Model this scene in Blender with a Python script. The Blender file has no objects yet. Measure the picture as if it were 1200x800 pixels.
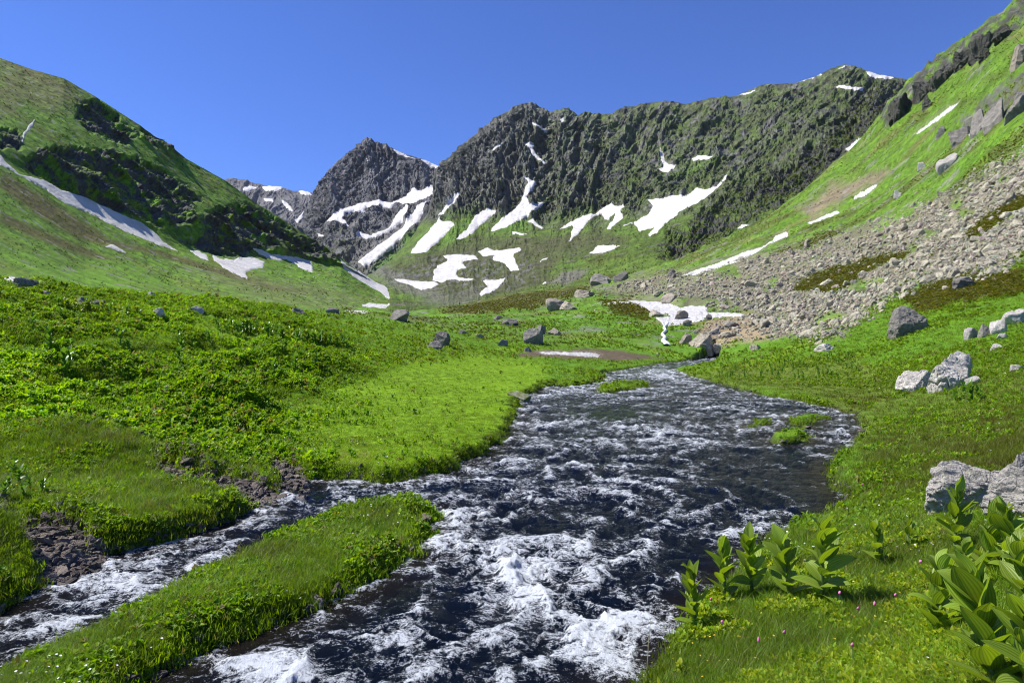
import bpy, math, random
import numpy as np
from mathutils import Vector, Matrix, Euler
R = math.radians
F, CX, YH, H, SL = 800.0, 600.0, 415.0, 2.6, 0.025    # focal length in photo pixels, axis, horizon, eye height over the stream, valley slope
VL = YH - F * SL
rng = np.random.default_rng(7); random.seed(7)
scene = bpy.context.scene; COL = scene.collection

# ------------------------------------------------------------------ noise
_prm = np.random.default_rng(11).permutation(256); _prm = np.concatenate([_prm, _prm, _prm])
_grd = np.array([[1,1,0],[-1,1,0],[1,-1,0],[-1,-1,0],[1,0,1],[-1,0,1],[1,0,-1],[-1,0,-1],[0,1,1],[0,-1,1],[0,1,-1],[0,-1,-1],[1,1,0],[-1,1,0],[0,-1,1],[0,-1,-1]], np.float32)
def pn(x, y, z=0.0):
    x, y, z = np.broadcast_arrays(np.asarray(x, np.float64), np.asarray(y, np.float64), np.asarray(z, np.float64))
    xi, yi, zi = np.floor(x), np.floor(y), np.floor(z)
    xf, yf, zf = (x-xi).astype(np.float32), (y-yi).astype(np.float32), (z-zi).astype(np.float32)
    xi, yi, zi = xi.astype(np.int64) & 255, yi.astype(np.int64) & 255, zi.astype(np.int64) & 255
    u, v, w = [t*t*t*(t*(t*6-15)+10) for t in (xf, yf, zf)]
    def g(a, b, c):
        q = _grd[_prm[_prm[_prm[xi+a]+yi+b]+zi+c] & 15]
        return q[..., 0]*(xf-a)+q[..., 1]*(yf-b)+q[..., 2]*(zf-c)
    def l(a, b, t): return a+(b-a)*t
    return l(l(l(g(0,0,0), g(1,0,0), u), l(g(0,1,0), g(1,1,0), u), v), l(l(g(0,0,1), g(1,0,1), u), l(g(0,1,1), g(1,1,1), u), v), w)
def fbm(x, y, z=0.0, o=4, gain=.5):
    s, a = 0.0, 1.0
    for k in range(o):
        s = s + a*pn(x+17.3*k, y+5.1*k, z+3.7*k); x, y, z, a = x*2.03, y*2.03, np.asarray(z)*2.03, a*gain
    return s
def ridged(x, y, z=0.0, o=4, gain=.5):
    s, a, w = 0.0, 1.0, 1.0
    for k in range(o):
        n = 1-np.abs(pn(x+11.3*k, y+7.1*k, z+2.7*k))*2; n = np.clip(n, 0, 1)**2*w
        w = np.clip(n*1.6, 0, 1); s = s+a*n; x, y, z, a = x*2.1, y*2.1, np.asarray(z)*2.1, a*gain
    return s
def sst(a, b, x):
    t = np.clip((x-a)/(b-a), 0, 1); return t*t*(3-2*t)
def sdf(px, py, poly):                                   # signed distance to a polygon, negative inside
    P = np.asarray(poly, float); Q = np.roll(P, -1, 0)
    d = np.full(np.shape(px), 1e18); ins = np.zeros(np.shape(px), bool)
    for (ax, ay), (bx, by) in zip(P, Q):
        ex, ey = bx-ax, by-ay; wx, wy = px-ax, py-ay
        t = np.clip((wx*ex+wy*ey)/(ex*ex+ey*ey+1e-12), 0, 1)
        d = np.minimum(d, (wx-ex*t)**2+(wy-ey*t)**2)
        if ey != 0: ins ^= ((ay > py) != (by > py)) & (px < ex*(py-ay)/ey+ax)
    return np.where(ins, -1, 1)*np.sqrt(d)
def pm(px, py, poly, soft=4, pad=40):                    # soft 0..1 mask of a polygon
    P = np.asarray(poly, float); out = np.zeros(np.shape(px))
    m = (px > P[:,0].min()-pad) & (px < P[:,0].max()+pad) & (py > P[:,1].min()-pad) & (py < P[:,1].max()+pad)
    if m.any(): out[m] = sst(soft, -soft, sdf(px[m], py[m], poly))
    return out
def lerp(a, b, t): return a+(b-a)*t
def mixc(c, col, m): return c+(np.array(col)-c)*m[..., None]
def zm(pts, x0, y0, s): return [(x0+a/s, y0+b/s) for a, b in pts]

# ------------------------------------------------------------------ objects
def tag(o, label=None, cat=None, group=None, kind=None):
    if label: o['label'] = label
    if cat: o['category'] = cat
    if group: o['group'] = group
    if kind: o['kind'] = kind
    return o
def link(name, me, mat=None, parent=None):
    o = bpy.data.objects.new(name, me); COL.objects.link(o)
    if mat is not None and me is not None and not me.materials: me.materials.append(mat)
    if parent: o.parent = parent
    return o
def mesh_np(name, V, faces, smooth=True, mat=None):
    """V (n,3); faces (m,3|4) int array"""
    me = bpy.data.meshes.new(name); V = np.asarray(V, np.float32); faces = np.asarray(faces, np.int32)
    k = faces.shape[1]; me.vertices.add(len(V)); me.vertices.foreach_set('co', V.ravel())
    me.loops.add(faces.size); me.loops.foreach_set('vertex_index', faces.ravel())
    me.polygons.add(len(faces)); me.polygons.foreach_set('loop_start', np.arange(0, faces.size, k, dtype=np.int32))
    me.polygons.foreach_set('loop_total', np.full(len(faces), k, np.int32))
    me.polygons.foreach_set('use_smooth', np.full(len(faces), smooth))
    me.update(calc_edges=True); me.validate()
    if mat: me.materials.append(mat)
    return me
def attr(me, name, typ, data):
    a = me.attributes.new(name, typ, 'POINT')
    a.data.foreach_set({'FLOAT':'value','INT':'value','FLOAT_COLOR':'color','FLOAT_VECTOR':'vector'}[typ], np.asarray(data).astype(np.int32 if typ=='INT' else np.float32).ravel())
def cattr(me, c):
    c = np.asarray(c).reshape(-1, 3); attr(me, 'col', 'FLOAT_COLOR', np.concatenate([np.clip(c, .003, .9), np.ones((len(c), 1))], 1))
def grid_faces(nr, nc, keep=None):
    i = np.arange(nr*nc).reshape(nr, nc)
    f = np.stack([i[:-1,:-1], i[:-1,1:], i[1:,1:], i[1:,:-1]], -1).reshape(-1, 4)
    return f if keep is None else f[keep.reshape(-1)]
def compact(V, f):
    u, inv = np.unique(f.ravel(), return_inverse=True); return V[u], inv.reshape(f.shape), u

# ------------------------------------------------------------------ materials
class NT:
    def __init__(s, name):
        s.m = bpy.data.materials.new(name); s.m.use_nodes = True; s.t = s.m.node_tree; s.t.nodes.clear(); s.out = s.n('ShaderNodeOutputMaterial')
    def n(s, typ, ins=None, **kw):
        nd = s.t.nodes.new(typ)
        for k, v in kw.items(): setattr(nd, k, v)
        for k, v in (ins or {}).items():
            if isinstance(v, bpy.types.NodeSocket): s.t.links.new(v, nd.inputs[k])
            else: nd.inputs[k].default_value = v
        return nd
    def pos(s): return s.n('ShaderNodeNewGeometry').outputs['Position']
    def math(s, op, a, b=0.0, c=0.0): return s.n('ShaderNodeMath', {0: a, 1: b, 2: c}, operation=op).outputs[0]
    def noise(s, sc, det=5, rough=.6, vec=None, **kw): return s.n('ShaderNodeTexNoise', {'Vector': vec or s.pos(), 'Scale': sc, 'Detail': det, 'Roughness': rough, **kw}).outputs['Fac']
    def ramp(s, v, a, b, lo=0.0, hi=1.0): return s.n('ShaderNodeMapRange', {0: v, 1: a, 2: b, 3: lo, 4: hi}).outputs[0]
    def mix(s, f, a, b, bt='MIX'):
        nd = s.n('ShaderNodeMix', data_type='RGBA', blend_type=bt)
        for k, v in ((0, f), (6, a), (7, b)):
            if isinstance(v, bpy.types.NodeSocket): s.t.links.new(v, nd.inputs[k])
            else: nd.inputs[k].default_value = v if k == 0 else (*v, 1)[:4]
        return nd.outputs[2]
    def scalec(s, col, v): return s.mix(1.0, col, s.n('ShaderNodeCombineColor', {0: v, 1: v, 2: v}).outputs[0], 'MULTIPLY')
    def att(s, name, inst=False): return s.n('ShaderNodeAttribute', attribute_name=name, attribute_type='INSTANCER' if inst else 'GEOMETRY')
    def bump(s, h, strength, dist, normal=None):
        i = {'Height': h, 'Strength': strength, 'Distance': dist}
        if normal: i['Normal'] = normal
        return s.n('ShaderNodeBump', i).outputs[0]
    def done(s, sh): s.t.links.new(sh, s.out.inputs[0]); return s.m
def mat_ground(name, scales, bump_d, rough=.9, var=.45, rocky=False):
    t = NT(name); c = t.att('col').outputs['Color']
    n1 = t.noise(scales[0], 8, .65); n2 = t.noise(scales[1], 6, .7)
    v = t.math('MULTIPLY', t.ramp(n1, .25, .75, 1-var, 1+var), t.ramp(n2, .25, .75, 1-var*.7, 1+var*.7))
    hsum = t.math('ADD', n1, t.math('MULTIPLY', n2, .5))
    if rocky:
        rm = t.n('ShaderNodeTexNoise', {'Vector': t.n('ShaderNodeMapping', {'Vector': t.pos(), 'Scale': (1, 1, .45)}).outputs[0], 'Scale': scales[0]*.5, 'Detail': 12, 'Roughness': .62}, noise_type='RIDGED_MULTIFRACTAL').outputs['Fac']
        hsum = t.math('ADD', hsum, t.math('MULTIPLY', rm, 1.2))
    b = t.bump(hsum, 1.0, bump_d)
    return t.done(t.n('ShaderNodeBsdfPrincipled', {'Base Color': t.scalec(c, v), 'Roughness': rough, 'Specular IOR Level': .15, 'Normal': b}).outputs[0])
M_near = mat_ground('meadow_soil', (2.5, 17), .05)
M_hill = mat_ground('hillside_turf', (.12, .7), 1.2)
M_mtn = mat_ground('mountain_rock', (.05, .25), 9.0, var=.5, rocky=True)
M_far = mat_ground('far_rock', (.02, .10), 20.0, var=.5, rocky=True)

def mat_snow():
    t = NT('old_snow'); n = t.noise(.08, 8, .65); n2 = t.noise(1.3, 5, .6)
    c = t.mix(t.ramp(n, .35, .7), (.64, .635, .63), (.50, .475, .45)); c = t.mix(t.ramp(n2, .55, .8, 0, .5), c, (.48, .44, .40)); c = t.mix(t.ramp(t.noise(.02, 6, .6), .5, .7, 0, .6), c, (.47, .445, .42))
    return t.done(t.n('ShaderNodeBsdfPrincipled', {'Base Color': c, 'Roughness': .75, 'Specular IOR Level': .2, 'Normal': t.bump(t.math('ADD', n2, t.math('MULTIPLY', n, 3.0)), .9, 1.2)}).outputs[0])
M_snow = mat_snow()

def mat_rock(name, ca, cb, lichen, sc=1.0, inst=False):
    t = NT(name)
    co = t.n('ShaderNodeTexCoord').outputs['Object']; p = t.pos()
    n1 = t.noise(1.3*sc, 9, .68, p); n2 = t.noise(7*sc, 8, .7, p); n3 = t.noise(28*sc, 4, .6, p)
    c = t.mix(t.ramp(n1, .35, .65), ca, cb)
    c = t.scalec(c, t.ramp(n2, .3, .7, .6, 1.35))
    c = t.mix(t.ramp(t.noise(2.6*sc, 7, .75, p), .56, .66, 0, .55), c, lichen)
    dark = t.ramp(t.noise(4*sc, 6, .7, p), .58, .68, 0, .7); c = t.mix(dark, c, tuple(.35*x for x in ca))
    if inst: c = t.mix(1.0, c, t.att('gcol', True).outputs['Color'], 'MULTIPLY')
    else:
        oi = t.n('ShaderNodeObjectInfo').outputs['Random']; c = t.scalec(c, t.ramp(oi, 0, 1, .8, 1.2))
    v = t.n('ShaderNodeTexVoronoi', {'Vector': p, 'Scale': 3.5*sc}, feature='DISTANCE_TO_EDGE').outputs['Distance']
    h = t.math('ADD', t.math('MULTIPLY', n2, .8), t.math('MULTIPLY', n3, .3)); h = t.math('ADD', h, t.ramp(v, 0, .06, -.25, 0))
    return t.done(t.n('ShaderNodeBsdfPrincipled', {'Base Color': c, 'Roughness': .88, 'Specular IOR Level': .25, 'Normal': t.bump(h, .9, .10/sc)}).outputs[0])
M_rock = mat_rock('lichen_granite', (.50, .47, .42), (.32, .30, .27), (.50, .49, .34), 1.6)
M_dark = mat_rock('dark_schist', (.27, .25, .215), (.15, .14, .125), (.32, .31, .22), .8)
M_crag = mat_rock('dark_crag', (.095, .092, .08), (.055, .058, .042), (.10, .12, .04), .12)
M_tan = mat_rock('tan_boulder', (.40, .35, .27), (.27, .24, .20), (.42, .39, .26), .5)
M_scree = mat_rock('scree_stone', (.45, .415, .31), (.29, .265, .20), (.41, .40, .26), .5, True)
M_wet = mat_rock('wet_stream_stone', (.13, .11, .095), (.08, .066, .058), (.11, .12, .05), 2, True)

def mat_leaf(name, inst=True, col=(.1, .2, .03), trans=.45, rough=.5, vein=False):
    t = NT(name)
    if inst: c = t.att('gcol', True).outputs['Color']
    else: c = t.mix(0, col, col)
    g = t.att('lh').outputs['Fac']
    if vein:
        uv = t.att('lu').outputs['Fac']
        st = t.math('ABSOLUTE', t.math('SINE', t.math('MULTIPLY', uv, 26.0)))
        c = t.scalec(c, t.ramp(st, 0, 1, .68, 1.15)); c = t.mix(t.ramp(t.noise(6, 4), .5, .75, 0, .4), c, (.26, .28, .04))
        oi = t.n('ShaderNodeObjectInfo').outputs['Random']; c = t.scalec(c, t.ramp(oi, 0, 1, .75, 1.25))
    d = t.n('ShaderNodeBsdfPrincipled', {'Base Color': c, 'Roughness': rough, 'Specular IOR Level': .35})
    if vein: t.t.links.new(t.bump(st, .5, .004), d.inputs['Normal'])
    tc = t.mix(1.0, c, (1.35, 1.3, .3), 'MULTIPLY')
    tr = t.n('ShaderNodeBsdfTranslucent', {'Color': tc})
    return t.done(t.n('ShaderNodeMixShader', {0: trans, 1: d.outputs[0], 2: tr.outputs[0]}).outputs[0])
M_grass = mat_leaf('grass_blade'); M_herb = mat_leaf('herb_leaf', rough=.6)
M_hell = mat_leaf('pleated_leaf', False, (.22, .33, .035), .45, .42, True)
M_stem = mat_leaf('green_stem', False, (.12, .19, .05), .1)
M_plant = mat_leaf('meadow_plant_leaf', False, (.11, .22, .035), .4, .35)
M_plant2 = mat_leaf('yellow_plant_leaf', False, (.20, .27, .03), .45, .4)
def mat_plain(name, c, rough=.6):
    t = NT(name); return t.done(t.n('ShaderNodeBsdfPrincipled', {'Base Color': (*c, 1), 'Roughness': rough}).outputs[0])
M_white = mat_plain('white_petal', (.8, .8, .76)); M_yellow = mat_plain('yellow_petal', (.8, .6, .03)); M_pink = mat_plain('pink_petal', (.62, .16, .34)); M_straw = mat_plain('dry_straw', (.38, .31, .18))

# ------------------------------------------------------------------ stream outline (photo pixels at the water's level)
RIV = [(846,420),(834,425),(792,432),(812,441),(842,448),(890,462),(940,470),(985,480),(1010,490),(1013,510),(992,530),(976,553),(984,572),(1006,586),(1000,604),(962,622),(905,642),(858,688),(815,728),(780,775),(752,815),(730,880),(720,1000),
       (60,1000),(100,880),(135,820),(170,790),(222,765),(300,738),(380,702),(440,672),(482,645),(502,622),(508,602),(492,592),(455,594),(385,610),(300,645),(200,698),(100,746),(0,800),(-130,880),(-170,800),(-60,735),(0,706),(42,690),(62,667),(130,648),(200,632),(292,599),(318,575),(345,560),(400,561),(450,564),(486,559),(522,551),(562,533),(586,514),(601,494),(600,478),(612,464),(632,455),(660,447),(700,438),(770,426),(822,420),(838,418)]
ISL = [[(652,447),(690,440),(708,441),(706,447),(680,451),(655,453)], [(700,455),(722,448),(757,448),(760,452),(735,457),(706,460)],
       [(925,490),(948,486),(970,489),(955,494),(946,500),(930,497)], [(905,511),(925,507),(948,508),(955,513),(935,517),(912,519)], [(872,500),(893,492),(905,494),(900,499),(884,503)]]
def w2(px, py):
    Y = F*H/(py-VL); return ((px-CX)/F*Y, Y)
RIVW = [w2(*p) for p in RIV]; ISLW = [[w2(*p) for p in q] for q in ISL]
def river_d(X, Y):                                        # metres to the water's edge, negative on the water
    d = sdf(X, Y, RIVW)
    for q in ISLW: d = np.maximum(d, -sdf(X, Y, q))
    return d

# ------------------------------------------------------------------ ground sheet: valley floor, banks and the right hillside
NEARP = [(1000,800,.5),(1200,800,.85),(800,880,.3),(1350,800,1.0),(1200,1000,.8),(600,1000,.15),(900,1000,.5),(300,1000,.25),(0,900,.16),(-150,800,.3),
 (1000,700,.45),(1200,650,.8),(1100,600,.55),(1350,600,1.2),(1200,540,.85),(1050,520,.35),(1200,480,.95),(1100,458,.6),(1200,440,1.4),(1000,430,.6),(900,428,.35),(1350,480,1.8),
 (0,560,.5),(0,620,.3),(-150,600,.6),(100,550,.45),(100,600,.3),(200,540,.38),(200,600,.3),(300,485,.45),(450,500,.32),(550,470,.34),(400,540,.28),(300,560,.22),(250,700,.16),(420,640,.15),(100,780,.14),(600,600,.15),(650,700,.15),(700,500,.12),(600,440,.4),(850,500,.12),(740,440,.15),(830,420,.2),(500,450,.5)]
FARP = [(1200,380,40),(1200,335,60),(1200,300,72),(1200,250,88),(1200,190,115),(1200,120,165),(1200,60,230),(1200,5,310),(1200,20,420),(1200,200,720),
 (1350,380,32),(1350,330,48),(1350,200,80),(1350,50,150),(1350,-80,260),(1350,-50,380),(1350,150,720),
 (1100,415,38),(1100,370,55),(1100,330,75),(1100,290,105),(1100,240,150),(1100,190,210),(1100,130,290),(1100,70,390),(1100,95,500),(1100,250,720),
 (1150,38,345),(1150,60,460),(1050,116,400),(1050,140,520),(950,218,420),(950,240,540),
 (1000,395,58),(1000,370,72),(1000,335,105),(1000,300,150),(1000,270,205),(1000,235,275),(1000,178,400),(1000,205,520),(1000,330,720),
 (900,400,78),(900,378,92),(900,350,125),(900,325,165),(900,302,220),(900,282,285),(900,258,420),(900,275,550),(900,350,720),
 (800,402,90),(800,378,110),(800,352,150),(800,332,210),(800,319,300),(800,306,450),(800,315,600),(800,355,720),
 (700,412,72),(700,395,90),(700,368,130),(700,350,200),(700,340,350),(700,337,500),(700,358,720),
 (600,405,68),(600,387,95),(600,368,150),(600,357,250),(600,349,400),(600,362,720),
 (550,412,58),(500,398,56),(500,381,85),(500,372,130),(500,367,220),(500,376,400),(500,378,720),
 (400,400,43),(400,381,62),(400,368,85),(400,366,130),(400,377,200),(400,379,720),
 (0,328,45),(0,400,25),(0,450,18),(0,500,14),(-150,318,38),(-150,450,15),(-150,345,90),(-150,370,720),(0,350,90),(0,360,150),(0,372,720),
 (100,343,48),(100,400,28.5),(100,450,20.5),(100,500,16),(200,351,55),(200,400,32),(200,450,23),(200,500,17.6),(200,372,130),(200,378,400),(300,358,65),(300,400,36),(300,440,27),(300,376,160)]
def build_ground_fn():
    q = [(px, F*(H-za)/(py-VL), za) for px, py, za in NEARP]+[(px, Y, H-(py-VL)*Y/F) for px, py, Y in FARP]
    q = np.array(q); g = q[:,2]*F/(q[:,1]+12)
    A = np.stack([q[:,0]/150, np.log(q[:,1])*2.2], 1)
    def ker(d2): return .5*d2*np.log(d2+1e-9)
    n = len(A); K = ker(((A[:,None]-A[None])**2).sum(-1))+np.eye(n)*.02
    B = np.concatenate([np.ones((n,1)), A], 1); M = np.block([[K, B],[B.T, np.zeros((3,3))]])
    c = np.linalg.solve(M, np.concatenate([g, np.zeros(3)]))
    def fn(px, Y):
        a, b = px/150, np.log(Y)*2.2; s = c[n]+c[n+1]*a+c[n+2]*b
        for k in range(n): s = s+c[k]*ker((a-A[k,0])**2+(b-A[k,1])**2)
        return s*(Y+12)/F
    return fn
ground_fn = build_ground_fn()

SCREE = zm([(1330,-60),(1200,10),(1130,40),(1060,80),(1000,130),(900,165),(820,205),(700,240),(600,270),(500,290),(400,310),(300,340),(200,370),(100,385),(0,390),(-80,415),(-150,430),(-60,452),(0,458),(130,470),(300,490),(330,520),(440,560),(560,570),(640,560),(700,500),(760,455),(850,420),(960,400),(1060,380),(1130,360),(1200,330),(1330,290)], 750, 180, 2.667)
MOSS = [zm(q, 750, 180, 2.667) for q in ([(480,420),(570,370),(680,330),(760,310),(860,290),(850,310),(760,340),(700,380),(650,420),(580,445),(500,430)], [(1040,230),(1130,180),(1200,130),(1330,80),(1330,130),(1200,185),(1130,220),(1060,270),(1020,265)], [(400,320),(520,275),(640,250),(600,280),(500,300),(430,325)], [(0,300),(120,310),(330,200),(250,250),(130,335),(0,350)])]
MOSS += [[(500,365),(560,350),(640,335),(700,333),(690,345),(640,362),(560,368)], [(700,357),(740,355),(765,360),(760,372),(720,366)], [(1060,345),(1120,325),(1200,318),(1200,340),(1130,352),(1075,365)]]
BROWN = zm([(200,520),(300,505),(420,520),(500,550),(420,580),(330,590),(230,600),(170,560)], 750, 180, 2.667)
REDB = [(935,245),(985,215),(1040,196),(1045,204),(1000,228),(950,258)]
MUD = zm([(10,458),(100,443),(300,440),(480,444),(640,468),(730,484),(560,490),(300,484),(100,476),(20,468)], 600, 300, 4)
GRAV = [zm(q, 0, 500, 2.667) for q in ([(-60,225),(150,258),(260,300),(340,340),(340,400),(280,410),(180,420),(140,440),(60,370),(-60,350)], [(430,80),(560,100),(700,130),(850,170),(970,150),(960,200),(760,205),(640,170),(520,140),(440,110)], [(740,10),(800,20),(860,70),(960,110),(980,150),(880,150),(830,90),(760,40)])]
LAWN = [(300,492),(350,470),(420,445),(480,425),(560,415),(640,425),(640,450),(605,470),(602,500),(560,540),(480,562),(380,560),(350,530)]
DRYM = [(800,440),(880,425),(1000,420),(1060,440),(1040,470),(1000,480),(900,455)]

# snow patches: (sheet, outline, label)
SN = []
def snow(sheet, pts, label, z=None):
    if z: pts = zm(pts, *z)
    SN.append((sheet, pts, label))
Z1, Z2, Z3, Z4, Z6 = (0,0,2), (250,100,2.667), (600,50,2.667), (850,0,2.667), (600,300,4)
snow('D', [(-80,330),(0,358),(20,385),(50,408),(100,420),(150,445),(200,460),(235,478),(290,503),(330,520),(365,545),(385,565),(425,593),(400,585),(350,567),(300,547),(250,522),(200,497),(150,477),(100,442),(50,414),(20,398),(0,388),(-80,352)], 'long narrow snow strip slanting down under the dark cliffs of the left hill', Z1)
snow('D', [(240,577),(265,570),(307,594),(290,592),(265,584)], 'small white snow sliver on the left slope below the long snow strip', Z1)
snow('D', [(445,586),(466,585),(486,597),(491,613),(470,606)], 'small snow scrap between the long strip and the forked patch on the left hill', Z1)
snow('D', [(495,592),(515,605),(550,608),(565,602),(590,600),(620,612),(618,628),(590,632),(575,640),(586,656),(555,646),(525,629),(500,611)], 'forked snow patch with a hanging tongue under the left cliffs', Z1)
snow('D', [(590,579),(612,583),(640,595),(668,597),(700,602),(733,612),(736,641),(712,633),(690,620),(672,608),(655,612),(630,607),(605,593)], 'snow ledge below the last dark cliff at the end of the left hill', Z1)
snow('D', [(84,271),(78,296),(62,312),(56,335),(50,338),(54,312),(66,296)], 'thin white snow trickle in the gully high on the left hill', Z1)
snow('D', [(395,538),(420,563),(470,588),(540,622),(592,658),(604,690),(596,703),(560,701),(480,694),(450,686),(490,679),(545,684),(552,670),(510,642),(450,608),(408,577)], 'hooked snow tongue running down to the valley floor from the left hill', Z2)
snow('D', [(425,559),(470,579),(530,603),(600,629),(650,659),(702,680),(690,687),(640,669),(590,647),(520,614),(460,590)], 'thin snow streak just right of the hooked snow tongue', Z2)
snow('G', [(405,702),(450,698),(499,706),(480,713),(430,711)], 'short flat snow scrap at the foot of the hooked snow tongue', Z2)
snow('B', [(555,193),(580,203),(610,219),(636,230),(628,236),(600,226),(575,214)], 'white snow cornice along the right shoulder of the pointed dark peak', Z2)
snow('B', [(648,229),(675,235),(706,250),(700,260),(675,252),(655,240)], 'snow cornice where the pointed dark peak meets the next mountain', Z2)
snow('B', [(470,222),(478,226),(486,240),(478,237)], 'tiny snow fleck near the top of the pointed dark peak', Z2)
snow('B', [(345,418),(380,400),(395,385),(430,370),(470,358),(520,355),(560,360),(600,345),(620,320),(650,325),(690,308),(700,338),(660,355),(620,374),(590,372),(570,364),(555,382),(520,374),(480,377),(465,392),(440,390),(410,397),(405,412),(432,438),(400,427),(370,427)], 'broad snowfield spread across the foot of the pointed dark peak', Z2)
snow('B', [(600,373),(612,380),(592,422),(560,442),(550,452),(510,472),(480,478),(445,470),(450,455),(490,462),(520,450),(545,438),(568,400)], 'snow tongue hanging below the broad snowfield of the pointed peak', Z2)
snow('B', [(670,358),(657,385),(642,420),(602,462),(552,507),(500,548),(468,562),(450,545),(500,503),(550,468),(590,438),(620,398),(645,370)], 'long diagonal snow chute between the pointed peak and a green strip', Z2)
snow('B', [(322,456),(345,461),(346,470),(328,470)], 'tiny snow fleck low on the left flank of the pointed peak', Z2)
snow('C', [(777,328),(772,345),(747,377),(722,397),(702,405),(717,420),(747,425),(757,435),(722,472),(692,497),(660,522),(613,528),(630,500),(660,465),(690,430),(700,400),(740,363),(755,343)], 'bent snow chute down the left edge of the highest central peak', Z2)
snow('C', [(860,384),(887,392),(872,408),(842,430),(812,462),(780,482),(756,483),(790,445),(820,405),(838,388)], 'slanting snow band right of the bent chute on a green apron', Z2)
snow('C', [(963,278),(985,288),(1012,294),(1002,315),(977,345),(992,370),(1032,353),(1034,368),(1002,391),(960,421),(910,446),(863,461),(885,430),(920,395),(950,370),(970,320),(978,300)], 'tall snow gully with a broad lower fan under the highest peak', Z2)
snow('C', [(973,419),(1000,416),(1032,440),(1025,449),(1000,432)], 'small snow wedge to the right of the broad snow fan', Z2)
snow('C', [(930,455),(960,457),(988,464),(960,469)], 'thin flat snow line below the broad snow fan', Z2)
snow('C', [(853,207),(900,178),(907,185),(880,200)], 'slanting snow sliver on the left face of the highest peak', Z2)
snow('C', [(963,179),(1002,176),(1002,195),(1022,220),(1047,240),(1035,247),(1000,217),(983,196)], 'crooked snow vein on the upper face of the highest peak', Z2)
snow('C', [(983,112),(1010,117),(1049,132),(1040,140),(1005,126)], 'short snow stripe just below the summit of the highest peak', Z2)
snow('C', [(715,530),(760,525),(820,530),(832,545),(790,549),(780,556),(800,571),(760,577),(757,590),(772,600),(822,605),(800,613),(740,607),(715,617),(680,611),(690,580),(698,560),(730,545)], 'ragged snow patch on the left side of the valley basin', Z2)
snow('C', [(820,519),(850,505),(880,514),(957,506),(962,515),(937,530),(952,560),(957,579),(930,582),(910,557),(870,547),(875,533),(840,536)], 'ragged snow patch on the right side of the valley basin', Z2)
snow('C', [(560,602),(610,606),(690,612),(712,622),(680,633),(650,640),(620,624),(580,616)], 'low flat snow strip at the left foot of the valley basin', Z2)
snow('C', [(840,609),(880,604),(917,599),(902,621),(882,641),(835,660),(828,650),(855,630)], 'small pointed snow patch at the lower end of the valley basin', Z2)
snow('C', [(1008,554),(1047,533),(1042,546)], 'tiny snow fleck on the green slope right of the valley basin', Z2)
snow('C', [(1016,625),(1042,608),(1042,620)], 'tiny snow fleck lowest on the green slope right of the basin', Z2)
snow('A', [(88,322),(110,308),(147,318),(120,326),(95,333)], 'leftmost snow smear on the distant snowy ridge', Z2)
snow('A', [(153,313),(217,311),(223,321),(190,332),(160,330)], 'widest snow cap on the crest of the distant snowy ridge', Z2)
snow('A', [(238,314),(300,333),(312,345),(285,342),(258,329)], 'snow edge along the right end of the distant snowy ridge', Z2)
snow('A', [(210,352),(235,368),(252,396),(235,392),(218,374)], 'hanging snow streak in the middle of the distant snowy ridge', Z2)
snow('A', [(253,422),(287,386),(282,412),(265,432)], 'lowest snow gully of the distant snowy ridge beside the pointed peak', Z2)
snow('A', [(150,350),(185,352),(195,366),(160,362)], 'faint snow smudge below the crest of the distant snowy ridge', Z2)
snow('C', [(146,240),(165,230),(170,248),(155,252)], 'snow dot in the notch right of the highest summit', Z3)
snow('C', [(458,320),(475,343),(481,370),(490,379),(518,381),(497,401),(485,409),(447,399),(470,389),(467,350)], 'boot shaped snow patch in the gully of the long ridge', Z3)
snow('C', [(558,357),(585,344),(620,349),(631,358),(600,364),(565,365)], 'small oval snow patch right of the boot shaped one', Z3)
snow('C', [(683,400),(667,432),(637,461),(602,492),(560,512),(520,532),(490,557),(455,592),(430,607),(422,602),(440,578),(400,592),(382,562),(395,550),(430,530),(440,510),(418,490),(460,486),(510,477),(545,477),(580,449),(600,461),(640,447),(660,420)], 'largest white snowfield under the long ridge beside dark crags', Z3)
snow('C', [(138,586),(180,559),(220,539),(260,529),(280,509),(310,494),(317,504),(352,507),(342,530),(347,545),(310,582),(293,583),(315,550),(320,535),(290,552),(275,531),(240,557),(227,575),(202,600),(168,637),(185,600),(190,575)], 'two legged snow patch left of the largest snowfield', Z3)
snow('C', [(233,662),(270,631),(337,631),(322,646),(280,657)], 'wedge of snow on the green slope below the largest snowfield', Z3)
snow('C', [(-5,588),(20,591),(57,597),(0,602)], 'thin snow dash right of the snow fan, above the basin', Z3)
snow('C', [(38,549),(60,554),(97,579),(70,572)], 'slim snow comma between the snow fan and the two legged patch', Z3)
snow('C', [(76,687),(112,669),(92,686)], 'short snow dash on grass left of the wedge of snow', Z3)
snow('C', [(83,759),(110,744),(96,758)], 'small snow scrap low on the grass beneath the wedge of snow', Z3)
snow('C', [(343,570),(378,558),(380,564),(350,574)], 'snow sliver touching the left tip of the largest snowfield', Z3)
snow('C', [(888,127),(915,104),(960,94),(977,99),(940,111),(910,122)], 'curling snow cornice on the skyline left of the domed summit', Z3)
snow('C', [(973,110),(1002,90),(988,106)], 'small cornice directly left of the domed summit', Z3)
snow('C', [(695,166),(730,153),(760,146),(758,153),(725,163)], 'thin snow rim on the skyline of the long ridge', Z3)
snow('C', [(333,272),(360,262),(400,268),(437,264),(430,274),(390,279)], 'snow patch just under the domed summit', Z4)
snow('C', [(434,219),(480,229),(532,238),(500,245),(450,240)], 'snow cornice on the skyline right of the domed summit', Z4)
snow('C', [(345,213),(370,201),(402,199),(380,204),(352,216)], 'cap of snow on the crown of the domed summit', Z4)
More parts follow.
